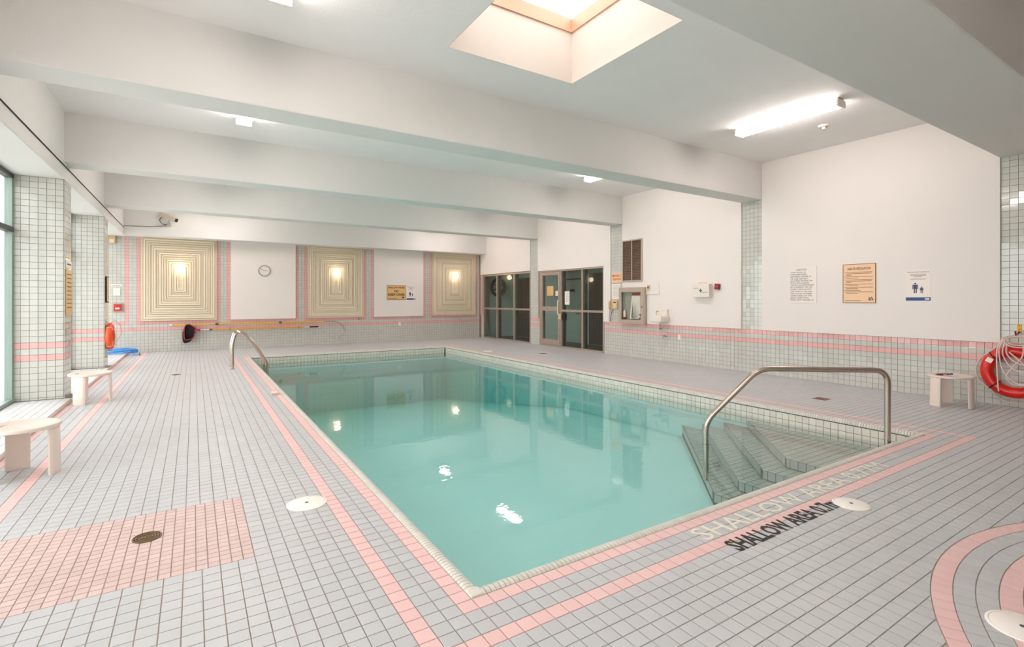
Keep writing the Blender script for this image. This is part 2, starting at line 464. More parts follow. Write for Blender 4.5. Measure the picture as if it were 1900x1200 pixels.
# ---------------------------------------------------------------- ceiling and beams
sx0, sx1, sy0, sy1 = SKY
c = MB(); T = 0.35
h_ = .005      # the plaster lining stands inside the hole in the slab
c.box(XL - 0.6, sx0 - h_, YF, YB + .2, ZC, ZC + T); c.box(sx1 + h_, XR + .2, YF, YB + .2, ZC, ZC + T)
c.box(sx0 - h_, sx1 + h_, YF, sy0 - h_, ZC, ZC + T); c.box(sx0 - h_, sx1 + h_, sy1 + h_, YB + .2, ZC, ZC + T)
ceiling = c.build('ceiling', 'ceil'); tag(ceiling, kind='structure')
for y0, y1 in BEAMS:
    MB().box(XL - .02, XR + .04, y0, y1, ZB, ZC + .05, 0.018).build('beam', 'beam', ceiling)
MB().box(XL - .62, XL, YF, YB + .02, 3.155, ZC + .05, 0.01).build('edge_beam', 'beam', ceiling)
MB().box(XL - .02, XR - .002, 16.5, YB + .05, 3.165, ZC + .05, 0.012).build('back_beam', 'beam', ceiling)
# skylight well
ZT = 4.73
sw = MB(); e = 0.004
sw.box(sx0 - e, sx0, sy0 - e, sy1 + e, ZC, ZT); sw.box(sx1, sx1 + e, sy0 - e, sy1 + e, ZC, ZT)
sw.box(sx0, sx1, sy0 - e, sy0, ZC, ZT); sw.box(sx0, sx1, sy1, sy1 + e, ZC, ZT)
sk = thing('window_1', None, None, Matrix.Identity(4)); tag(sk, 'square ceiling skylight with a copper coloured frame', kind='structure')
sw.build('well', 'plaster', sk)
sf = MB(); a = 0.02; e = 0.10; z0, z1 = ZT - .002, ZT + 0.16
sf.box(sx0 - e, sx0 + a, sy0 - e, sy1 + e, z0, z1); sf.box(sx1 - a, sx1 + e, sy0 - e, sy1 + e, z0, z1)
sf.box(sx0 + a, sx1 - a, sy0 - e, sy0 + a, z0, z1); sf.box(sx0 + a, sx1 - a, sy1 - a, sy1 + e, z0, z1)
sf.build('frame', 'copper', sk)
xm, ym = (sx0 + sx1) / 2, (sy0 + sy1) / 2
for x in (xm,): MB().box(x - .02, x + .02, sy0, sy1, z1 + .03, z1 + .07).build('glazing_bar', 'white_plastic', sk)
MB().box(sx0, sx1, ym - .02, ym + .02, z1 + .03, z1 + .07).build('glazing_bar', 'white_plastic', sk)
for xa, xb in ((sx0, xm), (xm, sx1)):
    for ya, yb in ((sy0, ym), (ym, sy1)):
        MB().box(xa, xb, ya, yb, z1 + .07, z1 + .076).build('pane', 'glass', sk)

# ---------------------------------------------------------------- right wall
wr = MB(); xb = XR + 0.2
wr.box(XR, xb, YF, 10.09, -.3, ZC); wr.box(XR, xb, 10.09, 13.06, 2.36, ZC)
wr.box(XR, xb, 13.06, 13.60, -.3, ZC); wr.box(XR, xb, 13.60, 16.78, 2.38, ZC); wr.box(XR, xb, 16.78, YB + .2, -.3, ZC)
wall_r = wr.build('wall_right', 'wgrout'); tag(wall_r, kind='structure')
cells = []
YW = 5.625                     # tile joints count from here; local u = -(y)
def wcell(k, row, mi): cells.append((rect(-(YW + (k + 1) * PW), row * PW, -(YW + k * PW), (row + 1) * PW), mi))
for k in range(int((-0.5 - YW) / PW), int((16.9 - YW) / PW) + 1):
    y = YW + k * PW + PW / 2
    if 10.09 < y < 13.06 or 13.60 < y < 16.78: continue
    for row in range(10): wcell(k, row, 1 if row in (7, 9) else 0)
for base in (-45, -40, 0, 44, 88):
    for k in range(5):
        for row in range(10, 40): wcell(base + k, row, 0)
for k in (131, 132):
    for row in range(10, 28): wcell(k, row, 1 if k == 131 else 0)
lay_tiles(wall_r, on_right(0, 0), cells, [M['wtile'], M['wpink']], 300, th=0.008, gap=0.004, ch=0.0012, jit=0.012)
def wpanel(y0, y1, z0, z1, name='panel', m='panel'):
    return MB().box(-y1, -y0, z0, z1, 0.0, 0.03, 0.003).build(name, m, wall_r, loc=on_right(0, 0))
zp = 10 * PW + .002
wpanel(2.205, 5.622, zp, ZC); wpanel(6.056, 9.388, zp, ZC); wpanel(9.822, 10.09, zp, 2.36); wpanel(9.822, 13.155, 2.36, ZC)
wpanel(13.589, 16.78, 2.40, ZC); wpanel(-3.5, 1.30, zp, ZC); wpanel(16.78, 16.98, 2.40, ZC)

# ---------------------------------------------------------------- back wall
wb = MB(); wb.box(XL - .7, XR + .2, YB, YB + .2, -.3, ZC)
wall_b = wb.build('wall_back', 'wgrout'); tag(wall_b, kind='structure')
cells = []
XP = -1.225; NPER = 25
def bmat(i, row):
    """i counts columns from the first panel's left edge"""
    q = i % NPER
    if row in (7,): return 1
    if row == 9: return 0 if q in (22, 23) else 1
    if row > 9: return 1 if q in (21, 24) else 0
    return 0
for i in range(-11, 124):
    x = XP + i * PW
    if x + PW > XR: break
    for row in range(0, 37):
        q = i % NPER
        if i >= 0 and row > 9 and q < 21: continue
        cells.append((rect(x, row * PW, x + PW, (row + 1) * PW), bmat(i, row)))
lay_tiles(wall_b, on_back(0, 0), cells, [M['wtile'], M['wpink']], 0, th=0.008, gap=0.004, ch=0.0012, jit=0.010)
lampx = []
for n in range(5):
    x0 = XP + n * NPER * PW + .004; x1 = XP + (n * NPER + 21) * PW - .004; z0, z1 = 10 * PW + .004, 3.19
    if n % 2:
        MB().box(x0, x1, z0, z1, 0, 0.05, 0.003).build('wall_panel', 'panel', wall_b, loc=on_back(0, 0)); continue
    pn = MB().box(x0, x1, z0, z1, 0, 0.035).build('wall_panel', 'beige2', wall_b, loc=on_back(0, 0))
    lampx.append((x0 + x1) / 2)
    K = 15; wdt = (x1 - x0) / 2 / (K + .4)
    hk = (z1 + .0 - z0) / 2 / (K + .4) * 0.82
    for k in range(K):                         # nested rectangular boards, each with a lower groove beside it
        a, b, h = k * wdt, k * hk, 0.05 + 0.016 * (k % 2)
        g = .013; r = MB()
        xa, xb_, za, zb_ = x0 + a, x1 - a, z0 + b, z1 - b; w2, h2 = wdt - g, hk - g
        r.box(xa, xb_, za, za + h2, .03, h); r.box(xa, xb_, zb_ - h2, zb_, .03, h)
        r.box(xa, xa + w2, za + h2, zb_ - h2, .03, h); r.box(xb_ - w2, xb_, za + h2, zb_ - h2, .03, h)
        r.build('nested_board', 'beige' if k % 3 else 'beige2', pn)

# ---------------------------------------------------------------- left (window) wall
wl = MB()
wl.box(XWIN - .1, XLEDGE - .004, YF, YB, -.3, 0.044)
wall_l = wl.build('wall_left', 'wgrout'); tag(wall_l, kind='structure')
cells = []
for i in range(7):
    for j in range(int(17.0 / P) + 1):
        x = XLEDGE - (i + 1) * P; y = j * P
        if y + P < YB and not any(a - .02 < y + P / 2 < b + .02 for a, b in BEAMS[1:]) : cells.append((rect(x, y, x + P, y + P), 0))
lay_tiles(wall_l, frame((0, 0, 0.044)), cells, [M['ledge_tile']], 0, th=0.008, gap=0.004)
cells = [(rect(j * P, 0.0, (j + 1) * P, 0.05), 0) for j in range(int(17 / P))]
lay_tiles(wall_l, on_left(0, 0, XLEDGE - .004), cells, [M['wtile']], 0, th=0.006, gap=0.004)
for y0, y1 in [(-2.4, -1.97)] + BEAMS:
    ya, yb = (y0, y1) if y0 != 1.30 else (1.79, 2.215)
    co = MB().box(XWIN + .005, XL, ya + .008, yb - .008, 0.0, 3.16).build('column', 'wgrout', wall_l)
    if ya < 5: 
        MB().box(XWIN + .004, XL + .008, ya, yb, 0.052, 3.155).build('cladding', 'wtile', co); continue
    near = frame((0, ya + .008, 0), (1, 0, 0), (0, 0, 1)); pw = (XL - XWIN - .01) / 6; cells = []
    for i in range(6):
        for row in range(37):
            if row * PW + .055 > 3.15: continue
            cells.append((rect(XWIN + .007 + i * pw, max(.055, row * PW), XWIN + .007 + (i + 1) * pw, min((row + 1) * PW, 3.153)), 1 if row in (7, 9) else 0))
    lay_tiles(co, near, cells, [M['wtile'], M['wpink']], 230, th=0.008, gap=0.0045, ch=0.0012, jit=0.006, minarea=40)
    cells = []
    for i in range(5):
        for row in range(37):
            if row * PW + .02 > 3.15: continue
            cells.append((rect(ya + i * (yb - ya) / 5, row * PW, ya + (i + 1) * (yb - ya) / 5, min((row + 1) * PW, 3.153)), 1 if row in (7, 9) else 0))
    lay_tiles(co, on_left(0, 0), cells, [M['wtile'], M['wpink']], 0, th=0.008, gap=0.0045, ch=0.0012, jit=0.012)
# windows, one per bay
bays = [(-3.6, -2.4), (-1.97, 1.79), (2.215, 5.625), (6.053, 9.391), (9.819, 13.158), (13.586, 17.0)]
for n, (ya, yb) in enumerate(bays):
    w = thing('window_%d' % (n + 4), None, None, frame((XWIN, 0, 0))); tag(w, kind='structure')
    zs, zm, zt_ = 0.052, 2.40, 3.155
    for y in (ya, (ya + yb) / 2, yb - .06) if yb - ya > 1.5 else (ya, yb - .06):
        MB().box(-.05, .03, y, y + .06, zs, zt_, .004).build('mullion', 'winframe', w)
    for z, h, m in ((zs, .05, 'winframe'), (zm - .035, .07, 'winframe_dark'), (zt_ - .06, .058, 'winframe_dark')):
        MB().box(-.052, .034, ya, yb, z, z + h, .004).build('rail', m, w)
    ymid = (ya + yb) / 2
    for a, b in ((ya, ymid), (ymid, yb)):
        MB().box(-.013, -.007, a, b, zs + .03, zm).build('pane', 'glass', w); MB().box(-.013, -.007, a, b, zm, zt_ - .03).build('pane', 'glass', w)
# wall behind the viewer, outside ground
wf = MB().box(XL - .7, XR + .2, YF - .2, YF, -.3, ZC).build('wall_front', 'concrete'); tag(wf, kind='structure')
g = MB().box(-60, XWIN - .101, -40, 50, -.5, -.3).build('ground', 'outdoor'); tag(g, kind='structure')

# ---------------------------------------------------------------- lobby behind the glass screen
XLB = 10.85
wl2 = MB(); wl2.box(XLB, XLB + .15, 7.0, YB, -.1, 2.7).build('wall_lobby', 'teal').__setitem__('kind', 'structure')
lob = bpy.data.objects['wall_lobby']
MB().box(XR + .2, XLB, YB, YB + .15, -.1, 2.7).build('end_wall', 'teal', lob)
MB().box(XR + .2, XLB + .15, 6.85, 7.0, -.1, 2.7).build('end_wall', 'teal', lob)
MB().box(XR, XLB + .15, 6.85, YB + .15, -.25, -.004).build('floor_lobby', 'darkfloor').__setitem__('kind', 'structure')
MB().box(XR + .2, XLB + .15, 6.85, YB + .15, 2.7, 2.8).build('ceiling_lobby', 'lobbyceil').__setitem__('kind', 'structure')
def lobby_door(name, y0, y1, z1, m, leaves, label):
    d = thing(name, None, None, frame((XLB, 0, 0), (0, -1, 0), (0, 0, 1))); tag(d, label, kind='structure')
    MB().box(-y1 - .05, -y1, 0, z1 + .05, 0, .04).box(-y0, -y0 + .05, 0, z1 + .05, 0, .04).box(-y1, -y0, z1, z1 + .05, 0, .04).build('door_frame', 'alu_dark', d)
    w = (y1 - y0) / leaves
    for k in range(leaves):
        l = MB().box(-y1 + k * w + .004, -y1 + (k + 1) * w - .004, 0.01, z1, 0, .03, .003).build('leaf', m, d)
        if m == 'wood':
            for t in range(4): MB().box(-y1 + k * w + .05 + t * (w - .1) / 4, -y1 + k * w + .05 + (t + 1) * (w - .1) / 4 - .015, .12, z1 - .1, .028, .036).build('plank', m, l)
        else:
            MB().box(-y1 + w / 2 - .12, -y1 + w / 2 + .12, 1.72, 1.80, .03, .036).build('plate', 'ink', l)
            MB().tube([(-y0 - .08, 1.0, .03), (-y0 - .08, 1.0, .08), (-y0 - .2, 1.0, .08)], .011).build('handle', 'steel', l)
    return d
lobby_door('door_2', 15.35, 16.65, 2.25, 'wood', 2, 'dark wooden double doors seen through the glass screen beside the back wall')
lobby_door('door_3', 12.75, 13.65, 2.12, 'teal_door', 1, 'pale green door with a dark plate behind the glass entrance')
lobby_door('door_4', 11.05, 12.32, 2.25, 'wood', 2, 'dark wooden double doors behind the right end of the glass entrance')

# ---------------------------------------------------------------- glazed screens
def screen(name, ya, yb, ztop, mull, zmid, label):
    s = thing(name, None, None, on_right(0, 0)); tag(s, label, kind='structure')
    f = lambda y0, y1, z0, z1, d=.06, nm='frame_member', m='alu': MB().box(-y1, -y0, z0, z1, -.06, d - .06, .003).build(nm, m, s)
    f(ya, yb, ztop - .05, ztop, .07); f(ya, yb, 0.0, 0.05, .075)
    f(ya, ya + .05, .05, ztop - .05, .068); f(yb - .05, yb, .05, ztop - .05, .068)
    for y in mull: f(y - .03, y + .03, .05, ztop - .05, .068); MB().box(-(y - .028), -(y - .03) + .02, .05, ztop - .05, -.16, -.06).build('mullion_back', 'alu_dark', s)
    return s, f
s1, f1 = screen('window_2', 13.60, 16.78, 2.38, (15.77, 14.60), 1.12, 'three bay glazed screen between the back wall and the glass entrance')
ed = [13.65, 14.57, 14.63, 15.74, 15.80, 16.73]
for a, b in ((ed[0], ed[1]), (ed[2], ed[3]), (ed[4], ed[5])):
    f1(a, b, 1.09, 1.15, .066, 'transom')
    for z0, z1 in ((.05, 1.09), (1.15, 2.33)): MB().box(-b, -a, z0, z1, -.035, -.029).build('pane', 'glass_green', s1)
s2, f2 = screen('window_3', 10.09, 13.06, 2.36, (11.98, 11.0), 1.12, 'glazed entrance screen with two fixed bays')
for a, b in ((10.14, 10.97), (11.03, 11.95)):
    f2(a, b, 1.09, 1.15, .066, 'transom')
    for z0, z1 in ((.05, 1.09), (1.15, 2.31)): MB().box(-b, -a, z0, z1, -.035, -.029).build('pane', 'glass_green', s2)
d1 = thing('door_1', None, None, on_right(0, 0)); tag(d1, 'glass entrance door in a pale metal frame', kind='structure')
fd = lambda y0, y1, z0, z1, nm: MB().box(-y1, -y0, z0, z1, -.05, .018, .003).build(nm, 'alu', d1)
fd(12.02, 12.11, .056, 2.30, 'stile'); fd(12.91, 13.0, .056, 2.30, 'stile'); fd(12.11, 12.91, 2.21, 2.30, 'rail'); fd(12.11, 12.91, .056, .22, 'rail'); fd(12.11, 12.91, 1.10, 1.24, 'rail')
for z0, z1 in ((.22, 1.10), (1.24, 2.21)): MB().box(-12.91, -12.11, z0, z1, -.025, -.019).build('pane', 'glass_green', d1)
MB().tube(fillet([(-12.07, 1.0, .018), (-12.07, 1.0, .06), (-12.07, 1.42, .06), (-12.07, 1.42, .018)], .02), .016).build('pull_handle', 'white_plastic', d1, True)
MB().box(-12.05, -11.93, .86, 1.02, .018, .05, .004).build('lock_box', 'phone', d1)
MB().box(-11.90, -11.74, .84, 1.04, -.028, .02, .004).build('latch_box', 'black', s2)
def wall_sheet(name, label, cat, y, z, w, h, m, x=XR, th=.003, group=None):
    t = thing(name, label, cat, on_right(y, z, x), group)
    MB().box(-w / 2, w / 2, -h / 2, h / 2, 0, th).build('sheet', m, t); return t
t = wall_sheet('notice', 'yellow paper notice stuck on the glass entrance door', 'notice', 12.55, 1.72, .34, .30, 'bronze', XR + .019)
t = wall_sheet('notice', 'small white card beside the yellow notice on the glass door', 'notice', 12.20, 1.64, .15, .15, 'paper', XR + .019)
t = wall_sheet('notice', 'tall white paper sheet on the glass beside the entrance door', 'notice', 11.72, 1.50, .22, .40, 'paper', XR + .029)
for k in range(6): MB().box(-.08, .08 - .03 * (k % 2), .14 - k * .05, .146 - k * .05, .003, .0034).build('print_line', 'grey_ink', t)
# dark round wall ornament in the lobby
t = thing('round_ornament', 'large round black spoked ornament hanging behind the glass screen', 'ornament', on_back(10.12, 1.93))
pts = [(.31 * math.cos(2 * PI * k / 40), .31 * math.sin(2 * PI * k / 40), .07) for k in range(40)]
MB().tube(pts, .065, 12, True).build('ring', 'black', t, True)
for k in range(3):
    a = PI / 2 + k * PI / 3
    MB().tube([(-.3 * math.cos(a), -.3 * math.sin(a), .06), (.04, .03, .08), (.3 * math.cos(a), .3 * math.sin(a), .06)], .018, 8).build('spoke', 'black', t, True)
MB().lathe([(.001, .06), (.09, .06), (.09, .09), (.001, .1)], 20).build('hub', 'black', t)

# ---------------------------------------------------------------- pool
pool = thing('swimming_pool', 'rectangular indoor swimming pool with turquoise water and corner steps', 'pool', Matrix.Identity(4))
b = MB(); zs, zd, ywk = -.66, -1.6, 0.06
yk = 8.0
b.add([(IX0, IY0, 0), (IX1, IY0, 0), (IX1, IY1, 0), (IX0, IY1, 0),
       (IX0, IY0, zs), (IX1, IY0, zs), (IX1, yk, zs - .12), (IX1, IY1, zd), (IX0, IY1, zd), (IX0, yk, zs - .12)],
      [(4, 5, 6, 9), (9, 6, 7, 8), (0, 1, 5, 4), (2, 3, 8, 7)])
b.add([(IX0, IY0, 0), (IX0, IY1, 0), (IX0, IY1, zd), (IX0, yk, zs - .12), (IX0, IY0, zs)], [(0, 4, 3, 2, 1)])
b.add([(IX1, IY0, 0), (IX1, IY1, 0), (IX1, IY1, zd), (IX1, yk, zs - .12), (IX1, IY0, zs)], [(0, 1, 2, 3, 4)])
for v in range(len(b.v)):
    x, y, z = b.v[v]
    if z == 0: b.v[v] = (x, y, -.02)
b.build('basin', 'basin', pool)
hb = MB(); q = .03      # concrete edge under the coping
hb.box(X0, IX0 - .002, Y0, Y1, -.3, -.022); hb.box(IX1 + .002, X1, Y0, Y1, -.3, -.022); hb.box(IX0, IX1, Y0, IY0 - .002, -.3, -.022); hb.box(IX0, IX1, IY1 + .002, Y1, -.3, -.022)
hb.build('edge_beam', 'pgrout', pool)
# waterline tiles, three rows
rows = [(-.040 - (k + 1) * P, -.040 - k * P) for k in range(3)]
cells = [(rect(-(IY0 + (j + 1) * P), z0, -(IY0 + j * P), z1), 0) for j in range(int((IY1 - IY0) / P)) for z0, z1 in rows]
MB().box(IX1 - .002, IX1, IY0, IY1, -.295, -.022).build('tile_bed', 'pgrout', pool); MB().box(IX0, IX0 + .002, IY0, IY1, -.295, -.022).build('tile_bed', 'pgrout', pool)
MB().box(IX0, IX1, IY1 - .002, IY1, -.295, -.022).build('tile_bed', 'pgrout', pool); MB().box(IX0, IX1, IY0, IY0 + .002, -.295, -.022).build('tile_bed', 'pgrout', pool)
lay_tiles(pool, on_right(0, 0, IX1 - .002), cells, [M['white_tile']], 300, 'waterline_tile', th=.006, gap=.0045, minarea=30, rest='waterline_tile_field')
cells = [(rect(IY0 + j * P, z0, IY0 + (j + 1) * P, z1), 0) for j in range(int((IY1 - IY0) / P)) for z0, z1 in rows]
lay_tiles(pool, on_left(0, 0, IX0 + .002), cells, [M['white_tile']], 0, 'waterline_tile', th=.006, gap=.0045, rest='waterline_tile_field')
cells = [(rect(IX0 + j * P, z0, IX0 + (j + 1) * P, z1), 0) for j in range(int((IX1 - IX0) / P)) for z0, z1 in rows]
lay_tiles(pool, on_back(0, 0, IY1 - .002), cells, [M['white_tile']], 0, 'waterline_tile', th=.006, gap=.0045, rest='waterline_tile_field')
cells = [(rect(-(IX0 + (j + 1) * P), z0, -(IX0 + j * P), z1), 0) for j in range(int((IX1 - IX0) / P)) for z0, z1 in rows]
lay_tiles(pool, frame((0, IY0 + .002, 0), (-1, 0, 0), (0, 0, 1)), cells, [M['white_tile']], 0, 'waterline_tile', th=.006, gap=.0045, rest='waterline_tile_field')
# coping: narrow rounded grip tiles, three to a paving tile
pc = P / 3; g = .0038
prof = [(0, -.02), (0, .002), (.012, .009), (.035, .011), (.055, .006), (.068, -.006), (.074, -.024), (.070, -.040)]
def coping_mesh():
    n = len(prof); v = [(t, s, z) for s in (g / 2, pc - g / 2) for t, z in prof]
    f = [(i, i + 1, n + i + 1, n + i) for i in range(n - 1)] + [tuple(range(n - 1, -1, -1)), tuple(range(n, 2 * n))]
    return v, f
cv, cf = coping_mesh(); cme = bpy.data.meshes.new('coping_tile'); cme.from_pydata(cv, [], cf); cme.materials.append(M['coping'])
spots = []
for k in range(NX * 3):
    if 2 <= k < NX * 3 - 2:
        spots.append(frame((X0 + (k + 1) * pc, Y0, 0), (0, 1, 0), (-1, 0, 0))); spots.append(frame((X0 + k * pc, Y1, 0), (0, -1, 0), (1, 0, 0)))
for k in range(NY * 3):
    if 2 <= k < NY * 3 - 2:
        spots.append(frame((X0, Y0 + k * pc, 0), (1, 0, 0), (0, 1, 0))); spots.append(frame((X1, Y0 + (k + 1) * pc, 0), (-1, 0, 0), (0, -1, 0)))
sc = sorted(((screen_area([m @ Vector(p) for p in ((0, 0, 0), (CW, 0, 0), (CW, pc, 0), (0, pc, 0))]), i) for i, m in enumerate(spots)), reverse=True)
ind = set(i for a, i in sc[:300] if a > 20); V, F = [], []
for i, m in enumerate(spots):
    if i in ind:
        o = bpy.data.objects.new('coping_tile', cme); link(o, pool); o.matrix_local = m
    else:
        k = len(V); V += [tuple(m @ Vector(p)) for p in cv]; F += [tuple(a + k for a in q) for q in cf]
cb = MB(); cb.v, cb.f = V, F; o = cb.build('coping_tile_field', 'coping', pool); o['kind'] = 'stuff'
for cx, cy, sx, sy in ((X0, Y0, 1, 1), (X1, Y0, -1, 1), (X0, Y1, 1, -1), (X1, Y1, -1, -1)):
    a = 2 * pc
    xs, ys = sorted((cx + sx * .001, cx + sx * CW)), sorted((cy + sy * .001, cy + sy * CW))
    MB().box(xs[0], xs[1], ys[0], ys[1], -.04, .010, .006).build('coping_corner', 'coping', pool)
# corner steps: chamfered treads running down towards the middle of the pool
steps = MB(); tread = [(5.34 - .27 * k, 2.40 - .37 * k, -.245 - .10 * k) for k in range(4)]
def step_poly(xf, c):
    p = rect(xf, IY0 + .001, IX1 - .001, 6.9); return clip(p, 1, -1, c)
for xf, c, z in tread: steps.prism(step_poly(xf, c), zs - .2, z - .006)
st = steps.build('steps', 'pgrout', pool)
ncells = 0
for k, (xf, c, z) in enumerate(tread):
    cells = []
    for i in range(60):
        for j in range(60):
            x, y = IX1 - .001 - (i + 1) * P, IY0 + .001 + j * P
            p = clip(clip(rect(x, y, x + P, y + P), 1, -1, c), 1, 0, xf)
            if len(p) < 3 or area2(p) < .0005: continue
            if k:   # skip what the next step up covers
                x2, c2, _ = tread[k - 1]
                if all(px >= x2 - .001 and px - py >= c2 - .001 for px, py in p): continue
            cells.append((p, 0))
    lay_tiles(st, frame((0, 0, z - .006)), cells, [M['step_tile']], 170 if k == 0 else 40, 'step_tile', th=.006, gap=.008, minarea=40, rest='step_tile_field')
    yc = xf - c                       # where the straight face meets the chamfer
    cells = [(rect(-min(yy + P, yc), -.094, -yy, -.004), 0) for yy in [IY0 + P * q for q in range(int((yc - IY0) / P) + 1)] if yc - yy > .015]
    lay_tiles(st, frame((xf, 0, z), (0, -1, 0), (0, 0, 1)), cells, [M['step_tile']], 12, 'step_tile', th=.006, gap=.008, minarea=40, rest='step_tile_field')
    L = (IX1 - xf) * math.sqrt(2)
    cells = [(rect(q * P, -.094, (q + 1) * P, -.004), 0) for q in range(int(L / P))]
    lay_tiles(st, frame((IX1, IX1 - c, z), (-1, -1, 0), (0, 0, 1)), cells, [M['step_tile']], 0, 'step_tile', th=.006, gap=.008, rest='step_tile_field')
# the water itself
MB().box(IX0 - .03, IX1 + .03, IY0 - .03, IY1 + .03, -1.9, ZW).build('water', 'water', pool)
# main drains and a return fitting on the floor of the pool
def ring_lid(name, label, cat, x, y, r, m='lid', group=None):
    t = thing(name, label, cat, frame((x, y, 0.0)), group)
    MB().lathe([(r, -.001), (r, .004), (r * .97, .006), (r * .9, .0065), (r * .9, .001)], 40).build('rim', m, t, True)
    MB().lathe([(r * .89, -.001), (r * .89, .0055), (r * .86, .007), (.001, .0085)], 40).build('lid', m, t, True)
    MB().lathe([(.012, .007), (.012, .0098), (.001, .0102)], 12).build('finger_hole', 'grey_ink' if m == 'lid' else 'black', t)
    return t
ring_lid('pool_skimmer', 'round white skimmer cover in the deck beside the pool edge on the window side', 'skimmer', .678, 3.79, .135)
ring_lid('pool_skimmer', 'round white skimmer cover in the deck at the end of the black shallow area lettering', 'skimmer', 3.932, 1.705, .115)
ring_lid('pool_skimmer', 'round white skimmer cover set on the curved pink paving', 'skimmer', 3.09, .655, .125)
ring_lid('pool_skimmer', 'small white skimmer cover in the deck in front of the glazed screen', 'skimmer', 6.98, 12.25, .13)
def grate(x, y, r, label):
    t = thing('floor_drain', label, 'drain', frame((x, y, 0.0)))
    MB().lathe([(r, -.001), (r, .003), (.001, .003)], 40).build('body', 'black', t)
    for k in range(5):
        a = r * (1 - .19 * k); MB().lathe([(a, .002), (a, .006), (a - r * .09, .006), (a - r * .09, .002)], 40).build('ring', 'brass', t)
    MB().box(-r * .95, r * .95, -.005, .005, .003, .0058).build('bar', 'brass', t)
grate(-.24, 3.77, .075, 'round brass floor drain in the pale pink tile panel')
grate(-.286, 11.64, .07, 'small round floor drain in the grey deck near the pool ladder')
t = thing('floor_grate', 'rusty square drain grate in the deck before the tiled wall', 'drain', frame((7.75, 3.75, 0)))
MB().box(-.09, .09, -.09, .09, -.001, .003).build('body', 'darkred', t)
for k in range(5): MB().box(-.08, .08, -.075 + k * .033, -.06 + k * .033, .003, .005).build('slat', 'brass', t)
t = thing('floor_grate', 'small dark deck grate in front of the glass entrance', 'drain', frame((7.9, 10.9, 0)))
MB().box(-.10, .10, -.06, .06, -.001, .003).build('body', 'black', t)
for k in range(4): MB().box(-.09, .09, -.05 + k * .028, -.04 + k * .028, .003, .005).build('slat', 'brass', t)
t = thing('float_block', 'small pinkish block lying on the pink tile band by the pool edge', 'block', frame((1.05, 8.45, 0)))
MB().box(-.055, .055, -.10, .10, 0, .03, .008).build('body', 'fpink', t); MB().box(-.04, .04, -.08, .08, .0295, .032).build('top_pad', 'white_plastic', t)

# ---------------------------------------------------------------- rails
dirv = Vector((-1.32, 1.26, 0)).normalized(); A = Vector((6.09, 2.30, 0))
pt = lambda s, z: tuple(A + dirv * s + Vector((0, 0, z)))
t = thing('grab_rail', 'bent stainless steel grab rail over the pool corner steps', 'handrail', Matrix.Identity(4))
path = fillet([pt(0, -.245), pt(0, .715), pt(1.24, .70), pt(1.79, .10), pt(1.79, -.55)], .13, 8)
MB().tube(path, .029, 16).build('tube', 'steel', t, True)
MB().lathe([(.055, -.004), (.055, .012), (.03, .02)], 20, A + Vector((0, 0, -.245))).build('base_flange', 'chrome', t, True)
MB().lathe([(.034, -.06), (.034, .02)], 16, (A + dirv * 1.79 + Vector((0, 0, ZW)))).build('collar', 'steel', t, True)
t = thing('pool_ladder', 'pair of arched stainless steel ladder rails at the far pool edge', 'ladder', Matrix.Identity(4))
for y in (11.92, 12.36):
    path = fillet([(.68, y, -.05), (.68, y, .52), (.74, y, .76), (.90, y, .76), (1.10, y, .50), (1.33, y, .10), (1.33, y, -1.0)], .11, 7)
    MB().tube(path, .029, 14).build('rail', 'steel', t, True)
    MB().lathe([(.05, -.001), (.05, .010), (.024, .018)], 20, (.68, y, 0)).build('base_flange', 'chrome', t, True)
for z in (-.35, -.6, -.85): MB().box(1.28, 1.38, 11.93, 12.35, z - .012, z + .012, .005).build('tread', 'steel', t)

# ---------------------------------------------------------------- stools
def stool(x, y, rot, label):
    t = thing('plastic_stool', label, 'stool', Matrix.Translation((x, y, 0)) @ Matrix.Rotation(rot, 4, 'Z'), 'white plastic poolside stools')
    R, H = .25, .42
    MB().lathe([(.001, H - .035), (R - .02, H - .035), (R - .004, H - .03), (R, H - .015), (R - .003, H - .004), (R - .014, H), (R - .035, H - .002), (R - .06, H - .010), (.001, H - .012)], 48).build('seat', 'stool', t, True)
    cs = MB(); n = 14; v = []
    for k in range(n + 1):
        a = math.radians(145 + 70 * k / n); w = .022 * math.sin(PI * k / n)
        v += [((.15 + w) * math.cos(a), (.15 + w) * math.sin(a), H - .0095), ((.15 - w) * math.cos(a), (.15 - w) * math.sin(a), H - .0095)]
    cs.add(v, [(2 * k, 2 * k + 1, 2 * k + 3, 2 * k + 2) for k in range(n)]).build('grip_slot', 'stool_in', t)
    for k in range(3):
        l = MB(); c0 = k * 2 * PI / 3; v = []; half = math.radians(20); nn = 10
        prof = [(0.0, R - .004), (.12, R - .006), (.30, R - .010), (.37, R - .012), (.40, R - .020), (H - .012, R - .045)]
        for z, rr in prof:
            for q in range(nn + 1):
                a = c0 - half + 2 * half * q / nn; e = .012 if q in (0, nn) else 0
                v.append(((rr - e) * math.cos(a), (rr - e) * math.sin(a), z)); 
            for q in range(nn + 1):
                a = c0 - half + 2 * half * q / nn; v.append(((rr - .026) * math.cos(a), (rr - .026) * math.sin(a), min(z, H - .03)))
        m = nn + 1; f = []
        for i in range(len(prof) - 1):
            o0, o1 = i * 2 * m, (i + 1) * 2 * m
            for q in range(nn):
                f += [(o0 + q, o0 + q + 1, o1 + q + 1, o1 + q), (o0 + m + q + 1, o0 + m + q, o1 + m + q, o1 + m + q + 1)]
            f += [(o0, o1, o1 + m, o0 + m), (o0 + nn, o0 + m + nn, o1 + m + nn, o1 + nn)]
        f.append(tuple(list(range(m)) + [m + q for q in range(nn, -1, -1)]))
        l.add(v, f).build('leg', 'stool', t, True)
    return t
